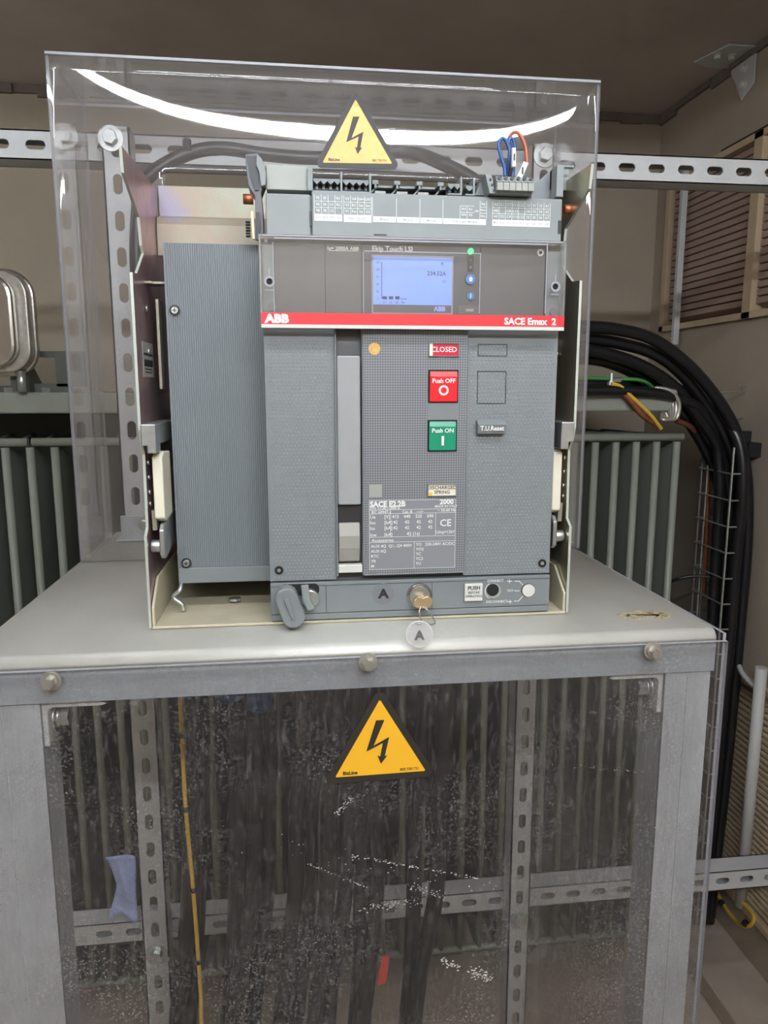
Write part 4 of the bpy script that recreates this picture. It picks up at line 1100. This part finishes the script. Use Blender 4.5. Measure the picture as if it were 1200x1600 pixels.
# charging handle in its recess
b = MB()
b.box(X_a, X_a + .0015, -.004, .008, zmb, ZB1); b.box(X_b - .001, X_b, -.003, .008, zmb, ZB1)
rec = b.build('handle_recess', 'grey', cb, bevel=.0004)
MB().box(X_a, X_b, .0074, .0079, zmb, ZB1).build('recess_floor', 'dgrey', rec)
x0, x1, z0, z1 = rc(527, 556, 563, 790, -.004)
hn = MB()
ze = W(546, 881, 'Y', -.002).z; zt = z1
hn.box(x0, x1, -.0065, .006, W(546, 789, 'Y', -.006).z, zt)
hno = hn.build('charging_handle', 'handle', cb, bevel=.0015)
b = MB(); za = W(546, 789, 'Y', 0).z; zb_ = W(546, 816, 'Y', 0).z
b.prism([(.0055, za), (-.001, za), (-.001, zb_), (.0055, zb_)], 'X', x0 + .0003, x1 - .0003); b.build('finger_gap', 'ink', hno)
b = MB()
b.prism([(.006, zb_), (-.004, zb_), (-.0075, zb_ - .012), (-.0065, zb_ - .024), (-.002, ze + .003), (.006, ze)], 'X', x0 + .0003, x1 - .001); b.build('handle_end', 'handle2', hno, bevel=.001)
x0, x1, z0, z1 = rc(529, 882, 566, 894, -.003); MB().box(x0, x1, -.0055, .004, z0, z1).build('recess_ledge', 'whitep', rec, bevel=.0008)

# ---- upper control area
ZT0, ZT1 = .279, .3535
YC_ = .002
b = MB(); b.box(-.1375, .1375, YC_, .010, ZT0, ZT1); cp = b.build('control_panel', 'dgrey', cb)
b = MB()
for px in (508, 565, 750):
    x = W(px, 430, 'Y', YC_).x; b.box(x - .0004, x + .0004, YC_ - .0006, YC_, ZT0, ZT1)
for px in (428, 852):
    x = W(px, 430, 'Y', YC_).x; b.box(x - .0005, x + .0005, YC_ - .0008, YC_, ZT0, ZT1)
b.build('panel_seam', 'ink', cp)
# side lock strips (paler)
for a, c in ((411, 427), (854, 877)):
    x0, x1, z0, z1 = rc(a, 378, c, 492, YC_); MB().box(x0, x1, YC_ - .0012, YC_, ZT0, ZT1 - .002).build('lock_strip', 'lgrey2', cp)
c = W(844, 395, 'Y', YC_); b = MB(); b.cyl((c.x, YC_, c.z), (0, -1, 0), .0032, .001, 18); b.cyl((c.x, YC_ - .001, c.z), (0, -1, 0), .0016, .0003, 8, 1); b.build('screw', ['zinc', 'ink'], cp)
# display bezel, screen
x0, x1, z0, z1 = rc(567, 400, 749, 491, YC_)
bz_ = MB().box(x0, x1, YC_ - .0015, YC_, z0, z1).build('display_bezel', mat('bezel_grey', (76, 76, 78), .45), cp)
x0, x1, z0, z1 = rc(580, 400, 707, 491, YC_); MB().box(x0, x1, YC_ - .003, YC_, z0, z1).build('screen_frame', 'soft', bz_)
x0, x1, z0, z1 = rc(582.5, 403, 704.5, 489, YC_)
sd = MB().box(x0, x1, YC_ - .0034, YC_ - .0029, z0, z1).build('screen_footer', mat('screen_footer', (84, 80, 86), .4), bz_)
zs_ = W(640, 477, 'Y', YC_).z; sx0, sx1, sz1 = x0, x1, z1
scr = MB().box(x0, x1, YC_ - .0037, YC_ - .0033, zs_, z1).build('screen', 'screen', bz_)
b = MB(); YS = YC_ - .0039
def sc_(px, py): p = W(px, py, 'Y', YS); return p.x, p.z
ax_, zt_ = sc_(596, 409); _, zb2 = sc_(596, 467); b.add([(ax_, YS, zb2), (ax_ + .0006, YS, zb2), (ax_ + .0006, YS, zt_), (ax_, YS, zt_)], [(0, 1, 2, 3)])
for px in (601, 611, 621):
    xa, za = sc_(px - 3.5, 467.5); xb, zb = sc_(px + 3.5, 463); b.add([(xa, YS, za), (xb, YS, za), (xb, YS, zb), (xa, YS, zb)], [(0, 1, 2, 3)])
xa, za = sc_(626, 467.5); xb, zb = sc_(636, 466.7); b.add([(xa, YS, za), (xb, YS, za), (xb, YS, zb), (xa, YS, zb)], [(0, 1, 2, 3)])
for k, t in enumerate(('125', '100', '75', '50', '25', '0')): x, z = sc_(590, 410 + 11.4 * k); b.text(t, .0022, x, z, YS)
for k, t in enumerate(('L1', 'L2', 'L3', 'Ne')): x, z = sc_(601 + 9.5 * k, 472.5); b.text(t, .0024, x, z, YS)
x, z = sc_(697, 428); b.text('234.52A', .0052, x, z, YS, al='RIGHT'); x, z = sc_(697, 440); b.text('L1', .003, x, z, YS, al='RIGHT'); x, z = sc_(691, 412); b.text('A', .0036, x, z, YS)
b.build('screen_print', mat('lcd_dark', (34, 40, 84), .5), scr)
b = MB(); x, z = sc_(687, 483); b.text('ABB', .0058, x, z, YS, bold=.03); b.build('screen_logo', emis('logo_glow', (140, 150, 220), .35), sd)
# buttons right of the display
c = W(734, 437, 'Y', YC_); b = MB(); b.cyl((c.x, YC_ - .001, c.z), (0, -1, 0), .0052, .0018, 24, 1); b.cyl((c.x, YC_ - .001, c.z), (0, -1, 0), .0046, .003, 24, 0); hb = b.build('home_button', ['blue', 'ink'], bz_)
b = MB(); s_ = .0022; yy = YC_ - .0042; b.add([(c.x - s_ * .7, yy, c.z - s_), (c.x + s_ * .7, yy, c.z - s_), (c.x + s_ * .7, yy, c.z + s_ * .1), (c.x + s_ * 1.1, yy, c.z + s_ * .1), (c.x, yy, c.z + s_ * 1.1), (c.x - s_ * 1.1, yy, c.z + s_ * .1), (c.x - s_ * .7, yy, c.z + s_ * .1)], [tuple(range(7))]); b.build('home_symbol', 'white', hb)
c = W(734, 463, 'Y', YC_); b = MB(); b.cyl((c.x, YC_ - .001, c.z), (0, -1, 0), .0038, .0018, 24, 1); b.cyl((c.x, YC_ - .001, c.z), (0, -1, 0), .0033, .003, 24, 0); ib = b.build('info_button', ['blue', 'ink'], bz_)
b = MB(); b.text('i', .0055, c.x, c.z, YC_ - .0042, bold=.03); b.build('info_symbol', 'white', ib)
x0, x1, z0, z1 = rc(730, 400, 739, 424, YC_); MB().box(x0, x1, YC_ - .0022, YC_ - .001, z0, z1).build('indicator_strip', 'black', bz_)
b = MB(); c = W(734.5, 408, 'Y', YC_); b.text('!', .004, c.x, c.z, YC_ - .0026); c = W(734.5, 418, 'Y', YC_); b.text('o', .004, c.x, c.z, YC_ - .0026); b.build('indicator_print', 'lgrey', bz_)
c = W(735, 393, 'Y', YC_); b = MB(); b.cyl((c.x, YC_, c.z), (0, -1, 0), .0026, .0022, 20); b.build('status_light', 'led', cp)
x0, x1, z0, z1 = rc(714, 477, 748, 492, YC_); MB().box(x0, x1, YC_ - .0022, YC_ - .001, z0, z1).build('port_cover', 'dgrey', bz_, bevel=.0003)
x0, x1, z0, z1 = rc(727, 483, 739, 487, YC_); MB().box(x0, x1, YC_ - .0026, YC_ - .0018, z0, z1).build('test_port', 'handle2', bz_)
# lettering above display
b = MB(); c = W(581, 388.5, 'Y', YC_); b.text('Ekip Touch LSI', .0062, c.x, c.z, YC_ - .0004, al='LEFT', bold=.015)
c = W(536, 388.5, 'Y', YC_); b.text('Iu= 2000A ABB', .0045, c.x, c.z, YC_ - .0004, bold=.01)
x0, x1, z0, z1 = rc(514, 391.6, 559, 392.4, YC_); b.box(x0, x1, YC_ - .0004, YC_ - .0002, z0, z1); b.build('lettering', 'white', cp)

# clear hinged flap with the red band
fl = MB(); FY0, FY1 = -.0125, -.0105
FXa, FXb = -.1400, .1388
ft = W(640, 371, 'Y', FY0).z; fbm = W(640, 514, 'Y', FY0).z
fo = sheet_box(FXa, FXb, FY0, FY1, fbm, ft).build('clear_flap', ['flap', 'rim'], cb)
b = MB(); b.box(FXa, FXb, FY1 + .0001, YC_ - .001, ft - .0016, ft); b.box(FXa, FXa + .0015, FY1 + .0001, YC_ - .001, fbm, ft - .0017); b.box(FXb - .0015, FXb, FY1 + .0001, YC_ - .001, fbm, ft - .0017)
b.build('flap_rim', ['tag'], fo)
zr0, zr1 = W(640, 508.5, 'Y', FY0).z, W(640, 491, 'Y', FY0).z
rbn = MB().box(FXa + .0005, FXb - .0005, FY0 - .0012, FY0 - .0001, zr0, zr1).build('red_band', 'red', fo)
MB().box(FXa + .0005, FXb - .0005, FY0 - .0014, FY0 - .0001, fbm - .0002, zr0 - .0002).build('white_band', 'whitep', fo)
b = MB()
yt = FY0 - .0014; c = W(433, 498.5, 'Y', FY0); b.text('ABB', .0098, c.x, c.z, yt, bold=.05, sx=1.15)
c = W(868, 503.5, 'Y', FY0); b.text('SACE Emax  2', .0084, c.x, c.z, yt, al='RIGHT', bold=.025)
b.build('lettering', 'white', rbn)
# window frame lines moulded into the flap
b = MB(); e = .0005
def fline(px0, py0, px1, py1):
    x0, x1, z0, z1 = rc(px0, py0, px1, py1, FY0); b.box(x0, x1, FY0 - .0006, FY0 - .0001, z0, z1)
fline(428, 376, 854, 378); fline(427, 378, 428.3, 488); fline(852.5, 380, 854, 490); fline(568, 393.5, 750, 395); fline(567, 394, 568.3, 489); fline(749, 395, 750.3, 490); fline(411, 372, 880, 374)
b.build('moulded_line', 'rim', fo)
for px, py in ((421, 440), (867, 448)):
    c = W(px, py, 'Y', FY0); b = MB(); n = 20
    for k in range(n):
        a0, a1 = 2 * PI * k / n, 2 * PI * (k + 1) / n
        b.prism([(c.x + r * math.cos(a), c.z + r * math.sin(a)) for r, a in ((.0028, a0), (.0046, a0), (.0046, a1), (.0028, a1))], 'Y', FY0 - .0016, FY0)
    b.cyl((c.x, FY0 + .0005, c.z), (0, -1, 0), .0027, .0008, 16, 1)
    b.box(c.x - .0005, c.x + .0005, FY0 - .0007, FY0 - .0001, c.z + .005, c.z + .011); b.box(c.x - .004, c.x + .004, FY0 - .0007, FY0 - .0001, c.z - .0075, c.z - .0067)
    b.build('seal_hole', ['rim', 'shadow'], fo)
    c = W(px + 3, py + 38, 'Y', FY0 + .004); MB().cyl((c.x, 0.0008, c.z), (0, -1, 0), .0038, .002, 18).build('seal_boss', 'grey', fo)

# ---- bottom racking module
YB = -.003
b = MB(); b.box(-.138, .138, YB, .06, .0112, .0418); b.box(-.1378, .1378, YB + .0006, .06, .0045, .0106)
bm_ = b.build('racking_module', 'grey', cb, bevel=.0006)
b = MB()
for px in (509.5, 675): x = W(px, 925, 'Y', YB).x; b.box(x - .0002, x + .0002, YB - .0002, YB, .0112, .0385)
b.box(-.138, .138, YB - .0002, YB, .0384, .0388); b.build('module_seam', 'ink', bm_)
# keyhole slot left with padlock levers
x0, x1, z0, z1 = rc(438, 912, 499, 945, YB)
b = MB(); b.prism(rrect((x0 + x1) / 2, z1 - .006, x1 - x0, .0115, .005), 'Y', YB - .0003, YB); b.build('padlock_slot', 'shadow', bm_)
b = MB(); A_, B_ = W(447, 933, 'Y', -.022), W(459, 967, 'Y', -.026); d = (B_ - A_); d.y = 0; L_ = d.length; d.normalize(); nx_ = Vector((d.z, 0, -d.x)); r_ = .0105
pts = []
for k in range(9): a = PI * k / 8; pts.append(A_ + nx_ * r_ * math.cos(a) - d * r_ * math.sin(a) * .9)
for k in range(9): a = PI * k / 8; pts.append(B_ - nx_ * r_ * math.cos(a) + d * r_ * math.sin(a) * .9)
b.prism([(p.x, p.z) for p in pts], 'Y', -.026, -.011)
b.cyl((A_.x, -.011, A_.z), (0, 1, 0), .006, .009, 16)
lv = b.build('locking_lever', 'grey', bm_, bevel=.002, seg=3)
b = MB(); pts2 = [A_ + nx_ * .0025, A_ - nx_ * .0025, B_ - nx_ * .0015, B_ + nx_ * .0015]; b.prism([(p.x, p.z) for p in pts2], 'Y', -.028, -.026); b.build('lever_ridge', 'grey', lv, bevel=.0006)
c = W(484, 934, 'Y', YB - .004); b = MB(); b.cyl((c.x, YB - .0003, c.z), (0, -1, 0), .0085, .008, 20); b.build('lock_barrel', 'zinc', bm_, bevel=.0008)
b = MB(); P = [W(*q_, 'Y', -.014) for q_ in ((470, 914), (482, 913), (484, 935), (492, 950), (481, 954), (473, 938))]; b.prism([(p.x, p.z) for p in P], 'Y', -.0165, -.0135); b.build('lock_hasp', 'lgrey2', bm_, bevel=.0008)
# dark round A label
c = W(599, 928, 'Y', YB); b = MB(); b.cyl((c.x, YB, c.z), (0, -1, 0), .0108, .0004, 32, 0); o = b.build('round_label', mat('round_label', (112, 115, 118), .45), bm_)
MB().text('A', .0125, c.x, c.z, YB - .0006, bold=.035, sx=1.1).build('lettering', 'ink', o)
# key switch
c = W(655, 930, 'Y', YB); b = MB(); b.cyl((c.x, YB, c.z), (0, -1, 0), .0125, .0035, 32, 0, r2=.0118); b.cyl((c.x, YB - .0036, c.z), (0, -1, 0), .0098, .0008, 32, 1); b.build('key_switch', ['chrome', 'zinc'], bm_)
kc = c
# push before operating
x0, x1, z0, z1 = rc(725, 911, 753, 938, YB); b = MB(); b.box(x0, x1, YB - .0035, YB, z0, z1); o = b.build('push_button', 'whitep', bm_, bevel=.0008)
xc, zc = (x0 + x1) / 2, (z0 + z1) / 2; b = MB(); b.text('PUSH', .0052, xc, zc + .0045, YB - .0037, bold=.015); b.text('BEFORE', .0034, xc, zc, YB - .0037); b.text('OPERATING', .0032, xc, zc - .0037, YB - .0037); b.build('lettering', 'ink', o)
# crank hole
c = W(771, 923, 'Y', YB); b = MB(); b.cyl((c.x, YB - .0002, c.z), (0, -1, 0), .0076, .0006, 28, 1); b.cyl((c.x - .001, YB - .0008, c.z + .001), (0, -1, 0), .0062, .0003, 28, 0)
b.build('crank_hole', ['shadow', 'lgrey'], bm_)
# position selector
c2 = W(825, 922, 'Y', YB); b = MB(); b.cyl((c2.x, YB, c2.z), (0, -1, 0), .0070, .0004, 28, 1); b.cyl((c2.x, YB - .0004, c2.z), (0, -1, 0), .0064, .0018, 28, 0); b.build('position_indicator', ['whitep', 'ink'], bm_, bevel=.0003)
b = MB(); Yq = YB - .0003
def seg_(p, r, w=.00035):
    p = W(*p, 'Y', YB); r = W(*r, 'Y', YB); d = (r - p); d.y = 0; d.normalize(); n_ = Vector((-d.z, 0, d.x)) * w
    b.add([(v.x, Yq, v.z) for v in (p - n_, r - n_, r + n_, p + n_)], [(0, 1, 2, 3)])
seg_((804, 908), (811, 908)); seg_((811, 908), (817, 914)); seg_((803, 923), (812, 923)); seg_((803, 939), (810, 939)); seg_((810, 939), (817, 931)); seg_((792, 908), (800, 908)); seg_((796, 905), (796, 911)); seg_((792, 940), (800, 940)); seg_((797, 937), (797, 943))
for t, px, py, s_ in (('CONNECT', 774, 907.5, .0034), ('TEST', 797, 923, .003), ('DISCONNECT', 776, 940, .0034)): c_ = W(px, py, 'Y', YB); b.text(t, s_, c_.x, c_.z, Yq)
for k in range(8):
    a0, a1 = math.radians(120 + 15 * k), math.radians(135 + 15 * k)
    b.add([(c.x + r * math.cos(a), Yq, c.z + r * math.sin(a)) for r, a in ((.0082, a0), (.0089, a0), (.0089, a1), (.0082, a1))], [(0, 1, 2, 3)])
b.build('module_print', 'white', bm_)

# ---- key with ring and tag
ky = thing('key', (kc.x, -.02, kc.z - .02), 'brass key in the lower lock with wire ring and clear round tag marked A', 'key')
b = MB(); b.prism([(kc.x - .0095, kc.z - .001), (kc.x - .0088, kc.z + .002), (kc.x - .005, kc.z + .0055), (kc.x - .0015, kc.z + .0048), (kc.x, kc.z + .0035), (kc.x + .0015, kc.z + .0048), (kc.x + .005, kc.z + .0055), (kc.x + .0088, kc.z + .002), (kc.x + .0095, kc.z - .001), (kc.x + .008, kc.z - .0045), (kc.x + .004, kc.z - .0065), (kc.x - .004, kc.z - .0065), (kc.x - .008, kc.z - .0045)], 'Y', -.026, -.022)
b.box(kc.x - .004, kc.x + .004, -.022, -.0078, kc.z - .001, kc.z + .001)
b.build('bow', 'brass', ky, bevel=.0008)
tc_ = W(655, 991, 'Y', -.0705)
b = MB(); b.tube([(kc.x - .001, -.025, kc.z - .005), (kc.x - .0055, -.036, kc.z - .008), (kc.x - .006, -.056, kc.z - .0125), (tc_.x - .001, -.0705, tc_.z + .0095), (kc.x + .005, -.056, kc.z - .0125), (kc.x + .0045, -.036, kc.z - .008)], .0009, 8, closed=True); b.build('ring', 'chrome', ky)
d = Vector((0, -.99, .12)); b = MB(); b.cyl(tc_, d, .0118, .0012, 36); tg = b.build('tag', 'tag', ky)
u_ = Vector((1, 0, 0)); v_ = d.normalized().cross(u_) * -1; v_ = v_ if v_.z > 0 else -v_
MB().tube([tc_ + (u_ * math.cos(t) + v_ * math.sin(t)) * .0118 + d * .0006 for t in [2 * PI * k / 24 for k in range(24)]], .0005, 6, closed=True, sub=1).build('tag_edge', 'white', tg)
MB().text('A', .0115, 0, 0, 0, bold=.03, mp=lambda a, c: tc_ + u_ * a + v_ * (c - .001) + d * .0016).build('lettering', 'dgrey', tg)

# ================================================================== INSIDE THE FRAME, BELOW
cab = [(300, 305, 285, .30), (312, 318, 302, .33), (368, 378, 362, .36), (392, 405, 372, .30), (418, 425, 402, .34), (470, 470, 446, .31), (500, 492, 470, .35), (528, 520, 498, .30), (556, 548, 520, .33), (580, 572, 560, .37), (610, 596, 575, .31), (668, 655, 640, .34), (700, 690, 655, .30)]
ORD = 'first second third fourth fifth sixth seventh eighth ninth tenth eleventh twelfth thirteenth fourteenth fifteenth'.split()
for i, (a, m_, c, Y) in enumerate(cab):
    pts = [W(a, 1075, 'Y', Y), W((a + m_) / 2, 1150, 'Y', Y + .008), W(m_ - 6, 1260, 'Y', Y), W(m_ - 8, 1390, 'Y', Y - .008), W(c, 1530, 'Y', Y), W(c - 8, 1640, 'Y', Y + .01)]
    pts[0].z = -.008; pts.append(Vector((pts[-1].x, pts[-1].y, FZ + .012)))
    tag(MB().tube(pts, .0125, 10, sub=6).build('power_cable', 'rubber'), 'thick black power cable under the tabletop, %s from the left of the hanging row' % ORD[i], 'cable', 'black power cables hanging under the tabletop')
for k, (px, Y, lab) in enumerate(((361, .24, 'blue cable boot under the tabletop, left and higher of the pair'), (405, .235, 'blue cable boot under the tabletop, right and lower of the pair'))):
    c = W(px, 1072, 'Y', Y); b = MB(); zb = -.045 - (.012 if k else 0)
    zb = W(px, 1108 if k else 1092, 'Y', Y).z
    b.cyl((c.x, Y, zb + .004), (0, 0, 1), .0165, -.007 - zb - .004, 18); b.cyl((c.x, Y, zb), (0, 0, 1), .0125, .004, 18, r2=.0165)
    tag(b.build('cable_boot', 'wblue'), lab, 'cable boot')
# yellow wire with black ties
pts = [W(280, 1060, 'Y', .265), W(284, 1140, 'Y', .265), W(290, 1260, 'Y', .265), W(301, 1380, 'Y', .265), W(308, 1470, 'Y', .265), W(314, 1560, 'Y', .265), W(318, 1640, 'Y', .265)]
pts[0].z = -.008; pts.append(Vector((pts[-1].x + .01, .31, FZ + .005)))
yw = tag(MB().tube(pts, .0030, 8, sub=6).build('earth_wire', 'wyel'), 'yellow green earth wire with black ties hanging behind the dusty panel', 'wire')
for px, py in ((284.5, 1148), (290.5, 1264), (302, 1390), (310, 1502)):
    c = W(px, py, 'Y', .265); MB().cyl(c - Vector((0, 0, .003)), (0, 0, 1), .0046, .006, 10).build('cable_tie', 'black', yw)
# reflection in the panel, modelled as a pale blue draped shape
b = MB(); nx_, nz_ = 12, 14
x0, x1, z0, z1 = rc(156, 1335, 214, 1432, .495); vs, fs_ = [], []
for i in range(nx_ + 1):
    for j in range(nz_ + 1):
        u, v = i / nx_, j / nz_; wv = .5 + .5 * abs(v - .55) * 1.2
        x = x0 + (x1 - x0) * (1 - wv * (1 - u)) if True else 0
        vs.append((x, .487 + .006 * math.sin(5 * u + 3 * v) + .004 * math.sin(9 * v), z0 + (z1 - z0) * (v + .05 * math.sin(4 * u))))
for i in range(nx_):
    for j in range(nz_):
        a = i * (nz_ + 1) + j; fs_.append((a, a + nz_ + 1, a + nz_ + 2, a + 1))
b.add(vs, fs_, 0, True); o = b.build('reflection_drape', 'reflection_blue'); md = o.modifiers.new('t', 'SOLIDIFY'); md.thickness = .0012
tag(o, 'pale blue reflection modelled as a crumpled shape by the left lower upright behind the dusty panel', 'reflection_drape')
# red tape mark
P = [W(*q_, 'Y', .285) for q_ in ((598, 1495), (608, 1494), (607, 1512), (603, 1536), (590, 1540), (592, 1518))]
b = MB(); b.prism([(p.x, p.z) for p in P], 'Y', .285, .2875); tag(b.build('red_tape', 'tape'), 'torn strip of red tape on a black cable low behind the dusty panel', 'tape')
